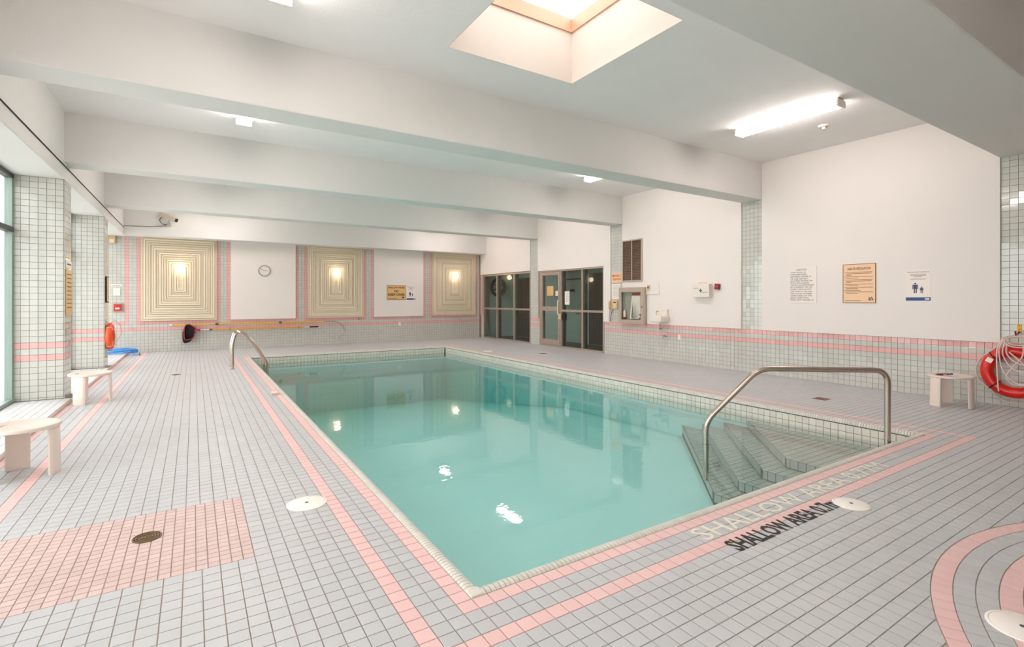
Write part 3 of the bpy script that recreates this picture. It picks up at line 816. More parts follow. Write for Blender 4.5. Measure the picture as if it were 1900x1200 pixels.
stool(8.76, 2.57, math.radians(-90), 'white plastic three legged stool against the tiled wall with goggles on it')
stool(-1.235, 9.19, math.radians(4), 'white plastic three legged stool beside the tiled column')
stool(-1.20, 5.66, math.radians(-12), 'white plastic three legged stool by the window ledge in front of the columns')
t = thing('swim_goggles', 'red and blue swim goggles lying on the plastic stool', 'goggles', Matrix.Translation((8.66, 2.58, .4255)) @ Matrix.Rotation(math.radians(-20), 4, 'Z'))
MB().tube(smooth_path([(-.10, -.03, .004), (-.14, .02, .006), (-.09, .06, .004), (-.01, .05, .006), (.06, .045, .004), (.11, .01, .006), (.05, -.02, .008)], 6), .007, 8).build('strap', 'darkred', t, True)
for x in (.0, .055):
    MB().sphere((x, -.015, .012), .024, 14, .5).build('lens', 'goggle_blue' if x else 'darkred', t, True)

# ---------------------------------------------------------------- life rings
def life_ring(label, m, rim, R, r, mat_, straps, group):
    t = thing('life_ring', label, 'life ring', m, group)
    MB().tube([(R * math.cos(2 * PI * k / 56), R * math.sin(2 * PI * k / 56), r + .003) for k in range(56)], r, 18, True).build('ring', mat_, t, True)
    return t
ZR, YR = .477, 2.05
ring = life_ring('red life ring with a coiled white rope hanging on the tiled pillar', on_right(YR, ZR, XR - .008), None, .278, .072, 'red', None, None)
R = .278
for a in (45, 135, 225, 315):     # black lashings and the grab line slung between them
    aa = math.radians(a)
    pts = [(R * math.cos(aa) + .074 * math.cos(b) * math.cos(aa), R * math.sin(aa) + .074 * math.cos(b) * math.sin(aa), .075 + .074 * math.sin(b)) for b in [2 * PI * k / 16 for k in range(16)]]
    MB().tube(pts, .008, 8, True).build('lashing', 'black', ring, True)
for a in (45, 135, 225, 315):
    a0, a1 = math.radians(a), math.radians(a + 90); pts = []
    for k in range(9):
        s = k / 8; b = a0 + (a1 - a0) * s; rr = .352 + .055 * math.sin(PI * s)
        pts.append((rr * math.cos(b), rr * math.sin(b) - .02 * math.sin(PI * s), .08 - .05 * math.sin(PI * s)))
    MB().tube(smooth_path(pts, 3), .008, 8).build('grab_line', 'rope', ring, True)
q = Vector((-.235, .145)); MB().box(-.035, .035, -.032, .032, 0, .003).build('label_patch', 'paper', ring, loc=Matrix.Translation((q.x, q.y, .1455)) @ Matrix.Rotation(math.radians(-28), 4, 'Z'))
rp = thing('rope_coil', 'white rope looped over the hook and hanging across the red life ring', 'rope', on_right(2.0, .97, XR - .16))
def loop(cx, cy, rx, ry, z, tilt=0.0, n=26):
    return [(cx + rx * math.cos(2 * PI * k / n) + tilt * math.sin(2 * PI * k / n), cy + ry * math.sin(2 * PI * k / n), z + .008 * math.sin(4 * PI * k / n)) for k in range(n)]
MB().tube(loop(.0, -.06, .16, .07, .0), .0085, 8, True).build('coil', 'rope', rp, True)
MB().tube(loop(.0, -.07, .13, .055, .014), .0085, 8, True).build('coil', 'rope', rp, True)
MB().tube(loop(.02, -.08, .15, .075, .026), .0085, 8, True).build('coil', 'rope', rp, True)
def hang(pts): MB().tube(smooth_path(pts, 8), .0085, 8).build('strand', 'rope', rp, True)
hang([(-.15, -.05, .01), (-.20, -.20, .02), (-.20, -.5, .02), (-.19, -.76, .0)])
hang([(-.14, -.06, .02), (-.18, -.22, .02), (-.14, -.48, .02), (-.02, -.62, .02), (.12, -.66, .02)])
hang([(-.12, -.08, .03), (-.14, -.26, .03), (-.04, -.44, .03), (.14, -.49, .03)])
hang([(-.10, -.09, .03), (-.10, -.25, .03), (.0, -.36, .03), (.16, -.40, .03)])
hang([(.06, -.12, .03), (.04, -.28, .02), (-.06, -.44, .03), (-.11, -.56, .02), (-.04, -.65, .02), (.08, -.62, .02), (.12, -.5, .02), (.05, -.36, .03), (-.08, -.22, .03)])
hk = thing('wall_hook', 'yellow wall hook holding the rope above the red life ring', 'hook', on_right(2.02, 1.03, XR - .008))
MB().box(-.022, .022, -.02, .09, 0, .008, .003).build('plate', 'yellow', hk)
for z in (.02, .07): MB().lathe([(.006, .006), (.006, .012), (.001, .013)], 10, (0, z, 0)).build('screw', 'ink', hk)
MB().tube(fillet([(0, -.01, .004), (0, -.05, .10), (0, -.05, .165), (0, .0, .18)], .03), .010, 10).build('arm', 'darkred', hk, True)
ring2 = life_ring('orange life ring hanging edge on against the far window column', on_left(13.37, .68, XL + .012), None, .225, .058, 'orange', None, None)
for a in (45, 135, 225, 315):
    aa = math.radians(a)
    MB().tube([(.225 * math.cos(aa) + .06 * math.cos(b) * math.cos(aa), .225 * math.sin(aa) + .06 * math.cos(b) * math.sin(aa), .061 + .06 * math.sin(b)) for b in [2 * PI * k / 14 for k in range(14)]], .006, 6, True).build('band', 'rope', ring2, True)
MB().tube(smooth_path([(.05, .28, .07), (.12, .34, .12), (.22, .22, .20), (.25, .05, .22), (.2, -.1, .16), (.16, -.16, .11)], 6), .006, 6).build('grab_line', 'rope', ring2, True)
MB().tube(smooth_path([(-.05, .28, .1), (-.1, .1, .15), (-.04, -.2, .16), (0, -.28, .1)], 6), .006, 6).build('grab_line', 'rope', ring2, True)

# ---------------------------------------------------------------- blue hose on the floor in the far window corner
t = thing('garden_hose', 'coiled blue hose lying on the floor in the corner by the window', 'hose', frame((-1.62, 16.35, .05)))
pts = []
for k in range(6 * 24):
    a = 2 * PI * k / 24; lay = k // 24
    pts.append(((.38 - .05 * (lay % 3)) * math.cos(a) + .05 * math.sin(lay * 2.1), (.28 - .04 * (lay % 3)) * math.sin(a) + .04 * math.cos(lay * 1.7), .016 + .017 * k / 24 + .014 * (1 + math.sin(a * 2 + lay * 1.3))))
MB().tube(pts, .014, 8).build('coil', 'hose', t, True)
MB().tube(smooth_path([(.3, -.1, .03), (.36, -.26, .0), (.44, -.3, -.02)], 6), .014, 8).build('tail', 'hose', t, True)
MB().lathe([(.016, -.02), (.018, .0), (.018, .03), (.010, .05)], 12, (.44, -.3, -.02)).build('nozzle', 'brass', t, True)

# ---------------------------------------------------------------- lamps
for i, x in enumerate(lampx):
    lab = ['round lit globe lamp on the beige panel beside the window corner', 'round lit globe lamp on the middle beige panel between clock and diving sign', 'round lit globe lamp on the beige panel beside the glazed screen'][i]
    t = thing('globe_lamp', lab, 'lamp', on_back(x, 2.33, YB - .05), 'globe lamps on the back wall')
    MB().lathe([(.055, -.03), (.055, .03), (.04, .04)], 24).build('base', 'brass', t, True)
    MB().sphere((0, 0, .125), .10, 24).build('globe', 'globe', t, True)
def tube_light(x, y0, y1, label):
    t = thing('ceiling_light', label, 'light', Matrix.Translation((x, 0, 0)), 'fluorescent ceiling lights')
    MB().box(-.085, .085, y0, y1, ZC - .045, ZC, .008).build('housing', 'alu', t)
    for ya, yb in ((y0 - .012, y0 + .02), (y1 - .02, y1 + .012)): MB().box(-.105, .105, ya, yb, ZC - .115, ZC - .02, .012).build('end_cap', 'lens', t)
    for s in (-1, 1):                # the two lobes of the wraparound lens climb up the sides of the housing
        pr = [(s * .002, -.085), (s * .014, -.098), (s * .035, -.108), (s * .06, -.107), (s * .083, -.094), (s * .095, -.072), (s * .099, -.045), (s * .099, -.022), (s * .088, -.022), (s * .088, -.046), (s * .002, -.047)]
        m = MB(); n = len(pr); v = [(px, y, ZC + pz) for y in (y0 + .02, y1 - .02) for px, pz in pr]
        m.add(v, [(i, (i + 1) % n, n + (i + 1) % n, n + i) for i in range(n)] + [tuple(range(n)), tuple(range(2 * n - 1, n - 1, -1))]).build('diffuser', 'tube', t, True)
rowsY = [(3.25, 4.72), (6.85, 8.30), (10.6, 12.05), (14.4, 15.85)]
tube_light(.62, -.45, 1.0, 'added unseen tube ceiling light over the viewer on the window side')  # extra fixture added out of view, continuing the row, to brighten the near bay
names = ['beside the smoke detector', 'in the second ceiling bay', 'in the third ceiling bay', 'in the last ceiling bay']
for (a, b), nm in zip(rowsY, names):
    tube_light(7.22, a, b, 'tube ceiling light on the glass screen side, ' + nm)
    tube_light(.62, a, b, 'tube ceiling light on the window side, ' + nm.replace('beside the smoke detector', 'beside the skylight'))
t = thing('smoke_detector', 'small round smoke detector on the ceiling near the tube light', 'detector', Matrix.Translation((8.12, 3.9, ZC)))
MB().lathe([(.075, .0), (.075, -.012), (.05, -.03)], 28).build('base', 'white_plastic', t, True); MB().lathe([(.05, -.02), (.03, -.03), (.03, -.06), (.001, -.062)], 20).build('sensor', 'lens', t, True)

# ---------------------------------------------------------------- things on the right wall
XP_ = XR - .03     # face of the white panels
def pane_text(lines, t, m, top, dz, size, left, w=None, z=.0045, align='LEFT'):
    for k, s in enumerate(lines):
        if s: text(s, size, m, t, frame((left, top - k * dz, z)), align=align, thick=.0003, width=w[k] if w else None)
# caution sign
t = thing('caution_sign', 'white caution sign full of hand lettered black capitals', 'sign', on_right(4.845, 1.72, XP_))
MB().box(-.245, .245, -.33, .33, 0, .010, .002).build('board', 'paper', t)
text('CAUTION', .05, 'ink', t, frame((-.02, .275, .0105)), width=.18, height=.034, thick=.0003)
lines = ['THIS POOL IS', 'UNSUPERVISED', 'BATHERS UNDER 12', 'OF AGE ARE NOT', 'ALLOWED WITHIN THE', 'POOL ENCLOSURE', 'UNLESS ACCOMPANIED', 'BY A PARENT OR HIS', 'AGENT WHO IS NOT', 'LESS THAN 16 YRS AGE', 'THE TOTAL NUMBER', 'OF BATHERS ON THE', 'DECK AND POOL', 'SHALL NOT EXCEED 52']
wl_ = [.27, .29, .37, .32, .39, .33, .42, .38, .37, .38, .38, .38, .33, .41]
for k, s in enumerate(lines): text(s, .04, 'ink', t, frame((-.215 + wl_[k] / 2, .225 - k * .0385, .0105)), width=wl_[k], height=.026, thick=.0003)
# health regulation sign
t = thing('health_sign', 'peach coloured health regulation sign with a brown frame', 'sign', on_right(3.93, 1.72, XP_))
MB().box(-.245, .245, -.325, .325, 0, .010, .002).build('board', 'peach', t)
fr_ = MB()
for a in ((-.245, .245, .317, .325), (-.245, .245, -.325, -.317), (-.245, -.237, -.317, .317), (.237, .245, -.317, .317)): fr_.box(a[0], a[1], a[2], a[3], .009, .013)
fr_.build('border', 'brown_ink', t)
text('HEALTH REGULATION', .05, 'brown_ink', t, frame((0, .245, .0105)), width=.34, height=.042, thick=.0003, bold=.001)
zz = .185
for k, n in enumerate((3, 2, 3, 2, 2, 1, 2)):
    for q in range(n):
        w = [.41, .40, .10][q] if n == 3 else ([.42, .20][q] if n == 2 else .24)
        MB().box(-.215 + .02 * (q > 0), -.215 + w, zz - .003, zz + .004, .0099, .0104).build('print_line', 'brown_ink', t); zz -= .0225
    zz -= .006
MB().box(-.215, .03, -.292, -.284, .0099, .0104).build('print_line', 'brown_ink', t)
lg = MB(); lg.add([(.20, -.28, .0106), (.215, -.28, .0106), (.185, -.225, .0106), (.172, -.225, .0106)], [(0, 1, 2, 3)])
for k in range(3): lg.add([(.135, -.28 + k * .018, .0106), (.185 - k * .008, -.28 + k * .018, .0106), (.18 - k * .008, -.267 + k * .018, .0106), (.14 + k * .006, -.267 + k * .018, .0106)], [(0, 1, 2, 3)])
lg.build('emblem', 'ink', t)
# notice with the adult and child pictogram
def person_sign(m, s, label):
    t = thing('notice_sign', label, 'sign', m)
    MB().box(-.155 * s, .155 * s, -.24 * s, .24 * s, 0, .004).build('sheet', 'paper', t)
    e = .0044
    MB().box(-.155 * s, .155 * s, -.24 * s, -.19 * s, .0039, e).build('blue_band', 'blue_ink', t)
    MB().box(.085 * s, .14 * s, -.226 * s, -.203 * s, e - .0001, e + .0004).build('band_mark', 'paper', t)
    text('IMPORTANT NOTICE', .03, 'darkred', t, frame((0, .195 * s, e)), width=.27 * s, height=.018 * s, thick=.0002)
    for k, w in enumerate((.20, .20, .10, .19)): MB().box(-w / 2 * s, w / 2 * s, (.16 - .02 * k - .014 * (k == 3)) * s, (.166 - .02 * k - .014 * (k == 3)) * s, .0039, e).build('print_line', 'grey_ink', t)
    def fig(x, y, h, nm):
        f = MB(); u = h / 8
        f.add([(x + u * .62 * math.cos(2 * PI * k / 14), y + h - u * .65 + u * .62 * math.sin(2 * PI * k / 14), e) for k in range(14)], [tuple(range(14))])
        f.box(x - u * 1.05, x + u * 1.05, y + u * 3.2, y + u * 6.4, .0039, e)
        f.box(x - u * 1.75, x - u * 1.2, y + u * 3.1, y + u * 6.3, .0039, e); f.box(x + u * 1.2, x + u * 1.75, y + u * 3.1, y + u * 6.3, .0039, e)
        f.box(x - u * 1.75, x + u * 1.75, y + u * 5.9, y + u * 6.45, .0039, e + .0001)
        f.box(x - u * .98, x - u * .2, y, y + u * 3.3, .0039, e); f.box(x + u * .2, x + u * .98, y, y + u * 3.3, .0039, e)
        f.build(nm, 'navy', t)
    fig(-.035 * s, -.125 * s, .16 * s, 'adult_figure'); fig(.045 * s, -.125 * s, .10 * s, 'child_figure')
    return t
person_sign(on_right(3.127, 1.675, XP_), 1.0, 'white notice with blue adult and child figures on the right hand wall panel')
# first aid box and alarm
t = thing('first_aid_box', 'white first aid box with a green cross on the wall', 'first aid kit', on_right(6.93, 1.645, XP_))
MB().box(-.21, .21, -.145, .145, 0, .12, .014).build('case', 'white_plastic', t)
MB().box(-.205, .205, -.002, .002, .03, .121).build('seam', 'lens', t)
MB().tube(fillet([(-.09, .14, .06), (-.09, .175, .06), (.09, .175, .06), (.09, .14, .06)], .02), .011, 10).build('handle', 'white_plastic', t, True)
MB().box(-.012, .012, -.04, .04, .12, .122).box(-.04, .04, -.012, .012, .12, .1218).build('cross', 'green_ink', t)
text('FIRST AID', .04, 'grey_ink', t, frame((-.11, .05, .1203)), width=.11, height=.022, thick=.0003); text('PREMIERS SOINS', .04, 'grey_ink', t, frame((.10, -.04, .1203)), width=.15, height=.02, thick=.0003)
t = thing('fire_alarm', 'small dark red alarm box beside the first aid box', 'alarm', on_right(6.585, 1.725, XP_) @ Matrix.Rotation(math.radians(-6), 4, 'Z'))
MB().box(-.055, .055, -.06, .06, 0, .05, .006).build('case', 'darkred', t); MB().box(-.03, .03, -.02, .03, .049, .056, .002).build('lever', 'brightred', t)
MB().tube([(0, .06, .02), (.0, .11, .02)], .004, 6).build('conduit', 'steel', t)
# outlets, spigot, fountain
def outlet(m, label):
    t = thing('wall_outlet', label, 'outlet', m)
    MB().box(-.04, .04, -.06, .06, 0, .008, .003).build('plate', 'white_plastic', t)
    for z in (-.024, .024): MB().box(-.016, .016, z - .014, z + .014, .0075, .0095).build('socket', 'lens', t)
outlet(on_right(7.6, .595, XR - .009), 'white electrical outlet plate in the pink tile band below the first aid box')
outlet(on_back(6.11, .60, YB - .009), 'white electrical outlet plate on the tiled back wall below the diving sign')
t = thing('water_spigot', 'chrome water tap on the tiled wall below the drinking fountain', 'tap', on_right(7.98, .60, XR - .008))
MB().lathe([(.035, 0), (.035, .008), (.015, .015), (.015, .07)], 18).build('body', 'chrome', t, True)
MB().tube(fillet([(0, 0, .05), (0, 0, .10), (0, -.05, .11)], .03), .012, 10).build('spout', 'chrome', t, True)
MB().tube([(-.06, .02, .06), (.06, .02, .06)], .008, 8).build('handle', 'chrome', t, True)
t = thing('drinking_fountain', 'small white wall hung drinking fountain with a steel tap', 'fountain', on_right(8.03, 1.02, XP_))
MB().box(-.17, .17, -.10, .045, 0, .30, .03).build('basin', 'white_plastic', t)
MB().box(-.13, .13, .0, .055, .07, .27).build('bowl', 'lens', t)
MB().box(-.15, .15, .03, .20, 0, .07, .015).build('back_plate', 'white_plastic', t)
MB().tube(fillet([(-.09, .05, .16), (-.09, .15, .16), (-.03, .16, .16)], .03), .014, 10).build('bubbler', 'chrome', t, True)
MB().tube(fillet([(0, -.10, .13), (0, -.24, .13), (0, -.24, .02)], .03), .016, 10).build('drain_pipe', 'chrome', t, True)
MB().lathe([(.022, -.05), (.028, -.02), (.022, .0)], 14, (0, -.25, .13)).build('trap', 'chrome', t, True)
# control panel
t = thing('control_panel', 'white flush control panel with a beige switch above the drinking fountain', 'panel', on_right(8.36, 1.73, XP_))
MB().box(-.20, .20, -.155, .155, 0, .02, .003).build('cover', 'panel', t); MB().box(-.15, -.075, -.05, .075, .019, .045, .004).build('switch_box', 'phone', t); MB().box(-.125, -.10, -.01, .04, .044, .054).build('toggle', 'ink', t)
# louvred grille
t = thing('louvre_grille', 'brown double louvred air grille high on the white wall panel', 'grille', on_right(9.03, 2.435, XP_))
w, h = .335, .53
for a in ((-w, w, h - .03, h), (-w, w, -h, -h + .03), (-w, -w + .03, -h + .03, h - .03), (w - .03, w, -h + .03, h - .03), (-.012, .012, -h + .03, h - .03)):
    MB().box(a[0], a[1], a[2], a[3], 0, .03, .003).build('frame_bar', 'alu', t)
MB().box(-w + .03, w - .03, -h + .03, h - .03, 0, .004).build('backing', 'black', t)
for s in (-1, 1):
    for k in range(26):
        z = -h + .045 + k * (2 * h - .085) / 25; x0, x1 = sorted((s * .014, s * (w - .032)))
        MB().add([(x0, z - .014, .024), (x1, z - .014, .024), (x1, z + .016, .006), (x0, z + .016, .006), (x0, z - .017, .021), (x1, z - .017, .021), (x1, z + .013, .003), (x0, z + .013, .003)],
                 [(0, 1, 2, 3), (4, 7, 6, 5), (0, 4, 5, 1), (1, 5, 6, 2), (2, 6, 7, 3), (3, 7, 4, 0)]).build('slat', 'louvre', t)
# fire hose cabinet
t = thing('fire_hose_cabinet', 'tan metal fire hose cabinet with a glass door', 'cabinet', on_right(8.99, 1.30, XP_))
w, h = .435, .455
MB().box(-w, w, -h, h, 0, .012).build('back_plate', 'cabinet_in', t)
for a in ((-w, w, h - .035, h), (-w, w, -h, -h + .035), (-w, -w + .03, -h + .035, h - .035), (w - .03, w, -h + .035, h - .035)): MB().box(a[0], a[1], a[2], a[3], 0, .09, .004).build('side', 'cabinet', t)
d = MB()
for a in ((-w + .03, w - .03, h - .115, h - .035), (-w + .03, w - .03, -h + .035, -h + .10), (-w + .03, -w + .10, -h + .10, h - .115), (w - .115, w - .03, -h + .10, h - .115)): d.box(a[0], a[1], a[2], a[3], .075, .095)
dr = d.build('door', 'cabinet', t); MB().box(-w + .10, w - .115, -h + .10, h - .115, .083, .087).build('pane', 'glass', dr); MB().lathe([(.014, .09), (.014, .11), (.001, .115)], 14, (w - .07, -.03, 0)).build('latch', 'black', dr)
t = thing('fire_extinguisher', 'small red and white fire extinguisher inside the hose cabinet', 'extinguisher', on_right(9.25, .96, XP_ - .048))
MB().add([], []).tube([(0, -.06, 0), (0, .01, 0), (0, .05, 0)], .034, 18).build('cylinder', 'darkred', t, True)
MB().tube([(0, .05, 0), (0, .18, 0), (0, .20, 0), (0, .215, 0)], .05, 18, radii=[.0345, .0345, .028, .014]).build('label_sleeve', 'white_plastic', t, True)
MB().box(-.012, .035, .215, .25, -.012, .012, .003).build('valve', 'chrome', t)
t = thing('fire_hose', 'white folded fire hose hanging on a red rack in the cabinet', 'hose', on_right(8.82, 1.30, XP_ - .013))
MB().box(-.17, .14, .25, .32, 0, .06, .006).build('rack', 'darkred', t)
for k in range(6):
    a = -.16 + k * .047; fl_ = -.07 + .012 * k
    MB().add([(a, .26, .02), (a + .04, .26, .02), (a + .045 + fl_ * .3, -.33, .02), (a - .01 + fl_, -.33 + .02 * (k % 2), .02), (a, .26, .055), (a + .04, .26, .055), (a + .045 + fl_ * .3, -.33, .055), (a - .01 + fl_, -.33 + .02 * (k % 2), .055)],
             [(3, 2, 1, 0), (4, 5, 6, 7), (0, 1, 5, 4), (1, 2, 6, 5), (2, 3, 7, 6), (3, 0, 4, 7)]).build('fold', 'white_plastic', t)
MB().tube(fillet([(.10, -.20, .05), (.14, -.30, .05), (.08, -.32, .05)], .03), .016, 10).build('nozzle', 'darkred', t, True)
# telephone corner on the tiled pillar
t = thing('telephone_sign', 'peach sign with orange emergency telephone lettering on the pillar', 'sign', on_right(9.61, 2.02, XR - .009))
MB().box(-.185, .185, -.125, .125, 0, .006).build('board', 'peach', t)
text('EMERGENCY', .06, 'orange_ink', t, frame((0, .055, .0063)), width=.33, height=.06, bold=.002, thick=.0003); text('TELEPHONE', .06, 'orange_ink', t, frame((0, -.035, .0063)), width=.31, height=.06, bold=.002, thick=.0003)
t = thing('paper_notice', 'white printed sheet on the pillar above the telephone', 'notice', on_right(9.63, 1.665, XR - .009))
MB().box(-.155, .155, -.20, .20, 0, .004).build('sheet', 'paper', t)
for k in range(9): MB().box(-.12, .12 - .05 * (k % 3 == 2), .15 - k * .037, .155 - k * .037, .0039, .0044).build('print_line', 'grey_ink', t)
t = thing('wall_telephone', 'beige wall telephone with a handset and cord on the tiled pillar', 'telephone', on_right(9.66, 1.31, XR - .009))
MB().box(-.10, .11, -.11, .11, 0, .05, .012).build('body', 'phone', t)
MB().tube(fillet([(-.13, .09, .06), (-.125, .09, .10), (-.125, -.09, .10), (-.13, -.09, .06)], .02), .026, 12).build('handset', 'phone', t, True)
for r_ in range(4):
    for c_ in range(3): MB().box(-.02 + c_ * .035, .004 + c_ * .035, -.07 + r_ * .028, -.052 + r_ * .028, .049, .055).build('key', 'lens', t)
MB().box(-.02, .075, .055, .08, .049, .053).build('display', 'ink', t)
MB().tube(smooth_path([(-.125, -.11, .08), (-.16, -.25, .06), (-.18, -.40, .05), (-.15, -.42, .04), (-.12, -.26, .04), (-.06, -.11, .02)], 6), .006, 6).build('cord', 'black', t, True)

# ---------------------------------------------------------------- things on the back wall
t = thing('wall_clock', 'round white wall clock with a grey rim on the white panel', 'clock', on_back(1.816, 2.33, YB - .05))
MB().lathe([(.17, 0), (.17, .03), (.16, .038), (.15, .034), (.15, .02)], 40).build('rim', 'cabinet_in', t, True)
MB().lathe([(.152, .002), (.152, .022), (.001, .022)], 40).build('face', 'paper', t)
for k in range(12):
    a = k * PI / 6; MB().box(-.006, .006, .115, .138, .022, .0235).build('hour_mark', 'ink', t, loc=Matrix.Rotation(a, 4, 'Z'))
MB().box(-.006, .006, -.015, .085, .024, .026).build('hour_hand', 'ink', t, loc=Matrix.Rotation(math.radians(-95), 4, 'Z')); MB().box(-.004, .004, -.02, .125, .026, .028).build('minute_hand', 'ink', t, loc=Matrix.Rotation(math.radians(62), 4, 'Z'))
t = thing('diving_sign', 'bronze shallow water no deep dives sign on the white panel', 'sign', on_back(5.98, 1.70, YB - .05))
MB().box(-.34, .34, -.255, .255, 0, .010, .002).build('board', 'bronze', t)
bd = MB()
for a in ((-.34, .34, .245, .255), (-.34, .34, -.255, -.245), (-.34, -.33, -.245, .245), (.33, .34, -.245, .245)): bd.box(a[0], a[1], a[2], a[3], .009, .012)
bd.build('border', 'brown_ink', t)
text('SHALLOW WATER', .08, 'ink', t, frame((0, .17, .0104)), width=.60, height=.065, bold=.002, thick=.0003); text('NO', .1, 'ink', t, frame((0, .045, .0104)), width=.15, height=.08, bold=.003, thick=.0003)
text('DEEP DIVES', .1, 'ink', t, frame((0, -.075, .0104)), width=.60, height=.085, bold=.003, thick=.0003)
MB().box(-.30, .02, -.215, -.205, .0099, .0104).build('print_line', 'brown_ink', t)
MB().add([(.24 + .035 * math.cos(a) , -.17 + .03 * math.sin(a), .0106) for a in [2 * PI * k / 12 for k in range(12)]], [tuple(range(12))]).build('emblem', 'ink', t)
person_sign(on_back(6.52, 1.70, YB - .05), 1.06, 'white notice with blue adult and child figures beside the diving sign')
def pole(label, name, x0, x1, z, y):
    t = thing(name, label, 'pool tool', on_back(x0, z, y)); L = x1 - x0
    return t, L
t, L = pole('long yellow rescue pole with a silver crook on the back wall, the upper one', 'rescue_pole', -.53, 3.55, .745, YB - .10)
MB().tube([(0, 0, 0), (L, -.005, 0)], .018, 12).build('shaft', 'yellow', t, True); MB().tube([(-.05, 0, 0), (.02, 0, 0)], .02, 12).build('end_cap', 'white_plastic', t, True)
MB().tube([(1.06, 0, 0), (1.14, 0, 0)], .026, 12).build('collar', 'bluegrey', t, True); MB().tube([(2.75, 0, 0), (2.83, 0, 0)], .026, 12).build('collar', 'bluegrey', t, True)
MB().tube(smooth_path([(L - .1, -.005, 0), (L + .28, .0, 0), (L + .45, -.05, 0), (L + .60, -.18, 0), (L + .63, -.36, 0), (L + .55, -.48, 0), (L + .46, -.55, 0)], 8), .014, 10).build('crook', 'steel', t, True)
for xx in (1.1, 2.8): MB().box(xx - .02, xx + .02, -.03, .03, -.091, -.018).build('bracket', 'bluegrey', t)
t, L = pole('long yellow pool pole carrying a black skimmer net, below the rescue pole', 'skimmer_net', .40, 2.95, .585, YB - .10)
MB().tube([(0, 0, 0), (L, .002, 0)], .018, 12).build('shaft', 'yellow', t, True); MB().tube([(-.27, 0, 0), (.01, 0, 0)], .015, 12).build('sleeve', 'white_plastic', t, True)
MB().tube([(-.02, 0, 0), (.05, 0, 0)], .026, 12).build('collar', 'bluegrey', t, True); MB().tube([(L, 0, 0), (L + .16, 0, 0)], .015, 12).build('sleeve', 'white_plastic', t, True)
MB().tube([(L + .16, 0, 0), (L + .24, 0, 0)], .026, 12).build('collar', 'bluegrey', t, True); MB().tube([(L + .22, 0, 0), (L + .42, 0, 0)], .02, 12).build('grip', 'black', t, True)
rim = smooth_path([(-.34, .03, .08), (-.40, .10, .05), (-.50, .16, .02), (-.58, .15, .02), (-.625, .06, .04), (-.63, -.10, .08), (-.62, -.22, .10), (-.58, -.27, .11), (-.48, -.25, .11), (-.40, -.20, .10), (-.37, -.10, .09)], 4, True)
MB().tube(rim, .012, 8, True).build('net_rim', 'netrim', t, True)
bag = MB(); n = len(rim); v = []; cc = sum(rim, Vector()) / n
for lev, (sc_, dz, dx, dw) in enumerate(((1, 0, 0, 0), (.98, -.05, -.03, -.02), (.92, -.10, -.05, -.04), (.7, -.16, -.06, -.05), (.25, -.21, -.05, -.055))):
    for p in rim:
        q = cc + (p - cc) * sc_; v.append((q.x + dx, q.y + dz, max(-.08, q.z * (1 - .25 * lev) + dw * .4)))
f = [(l * n + k, l * n + (k + 1) % n, (l + 1) * n + (k + 1) % n, (l + 1) * n + k) for l in range(4) for k in range(n)] + [tuple(4 * n + k for k in range(n))]
bag.add(v, f).build('net_bag', 'net', t, True)
MB().box(-.38, -.25, -.03, .03, -.02, .09, .008).build('net_bracket', 'netrim', t)
for xx in (.5, 2.4): MB().box(xx - .02, xx + .02, -.03, .03, -.091, -.018).build('bracket', 'bluegrey', t)
t = thing('wall_hook', 'small grey hook on the pink band of the back wall past the rescue pole crook', 'hook', on_back(4.68, .80, YB - .008))
MB().lathe([(.03, 0), (.03, .008), (.008, .012)], 14).build('plate', 'steel', t, True); MB().tube(fillet([(0, 0, .01), (0, 0, .06), (0, .05, .07)], .02), .008, 8).build('arm', 'steel', t, True)
t = thing('pull_station', 'red fire alarm pull station on a tan plate in the window corner', 'alarm', on_back(-1.72, 1.23, YB - .008))
MB().box(-.115, .115, -.12, .12, 0, .04, .006).build('back_plate', 'cabinet', t); MB().box(-.08, .08, -.085, .10, .039, .08, .01).build('case', 'brightred', t); MB().box(-.045, .045, -.035, .005, .079, .088).build('label_strip', 'paper', t)
t = thing('wall_switch', 'white square switch plate above the red pull station', 'switch', on_back(-1.74, 1.66, YB - .008))
MB().box(-.075, .075, -.10, .10, 0, .012, .003).build('plate', 'white_plastic', t); MB().box(-.02, .02, -.035, .035, .011, .02).build('rocker', 'lens', t)
t = thing('wall_plaque', 'narrow white plaque above the switch in the window corner', 'plaque', on_back(-1.74, 1.83, YB - .008))
MB().box(-.12, .12, -.03, .03, 0, .010, .002).build('plate', 'white_plastic', t); MB().box(-.10, .10, -.005, .005, .0099, .0105).build('print_line', 'grey_ink', t)
t = thing('motion_sensor', 'small beige sensor box under the beam at the window corner', 'sensor', on_back(-1.83, 3.06, YB - .008))
MB().box(-.07, .07, -.11, .105, 0, .08, .01).build('case', 'phone', t); MB().box(-.045, .045, -.08, .0, .079, .088, .004).build('lens_window', 'lens', t)
t = thing('security_camera', 'beige security camera on a bracket under the back beam', 'camera', on_back(-.57, 3.50, 16.49))
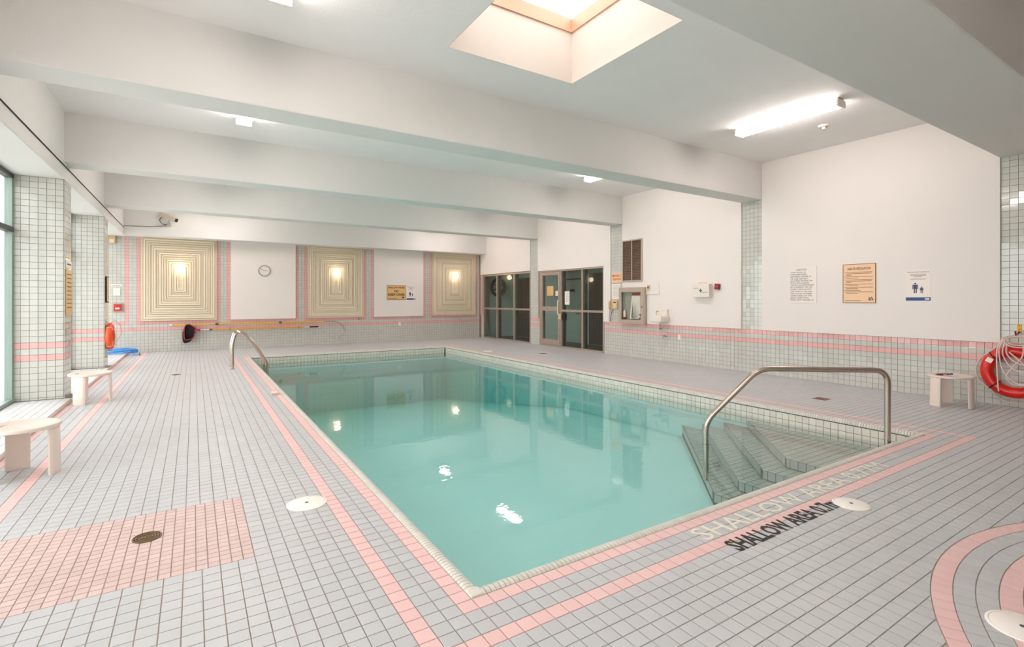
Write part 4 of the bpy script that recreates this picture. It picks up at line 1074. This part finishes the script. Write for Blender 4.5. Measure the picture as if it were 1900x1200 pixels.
MB().box(-.05, .05, -.07, .03, 0, .03, .004).build('wall_plate', 'cctv', t); MB().tube([(0, 0, .02), (0, .02, .10), (0, .08, .14)], .02, 12).build('bracket', 'cctv', t, True)
cb_ = MB().box(-.065, .065, -.06, .06, -.24, .24, .008).build('body', 'cctv', t); cb_.matrix_local = Matrix.Translation((.0, .17, .16)) @ Matrix.Rotation(math.radians(52), 4, 'Y') @ Matrix.Rotation(math.radians(22), 4, 'X')
MB().box(-.05, .05, -.045, .045, .235, .246).build('lens_glass', 'black', cb_)
MB().tube(smooth_path([(-.14, .20, .06), (-.20, .10, .05), (-.16, .0, .04), (-.05, -.02, .02)], 6), .007, 8).build('camera_lead', 'black', t, True)
t = thing('wall_cable', 'thin dark cable running along the window beam to the camera', 'cable', Matrix.Identity(4))
MB().tube([(XL + .006, -1.0, 3.345), (XL + .006, 8.0, 3.345), (XL + .006, 16.49, 3.345)], .008, 6).build('run', 'ink', t, True)
MB().tube([(XL + .006, 16.493, 3.385), (-1.0, 16.493, 3.40), (-.62, 16.493, 3.45)], .006, 6).build('branch', 'ink', t, True)
# plaques on the window columns, seen edge on
t = thing('column_sign', 'tan rule plaque mounted on the near window column', 'sign', on_left(9.61, 1.56, XL + .009))
MB().box(-.19, .19, -.34, .33, 0, .012, .003).build('board', 'bronze', t)
for k in range(9): MB().box(-.15, .15, .25 - k * .06, .262 - k * .06, .0119, .0125).build('print_line', 'brown_ink', t)
t = thing('column_sign', 'white strip sign above the tan plaque on the window column', 'sign', on_left(9.61, 1.96, XL + .009))
MB().box(-.19, .19, -.055, .055, 0, .010, .002).build('board', 'paper', t); MB().box(-.14, .14, -.01, .01, .0099, .0105).build('print_line', 'grey_ink', t)
t = thing('column_sign', 'dark framed plaque on the far window column above the orange ring', 'sign', on_left(13.37, 1.66, XL + .009))
MB().box(-.15, .15, -.27, .27, 0, .025, .003).build('board', 'ink', t); MB().box(-.13, .13, -.25, .25, .0245, .027).build('face', 'bronze', t)
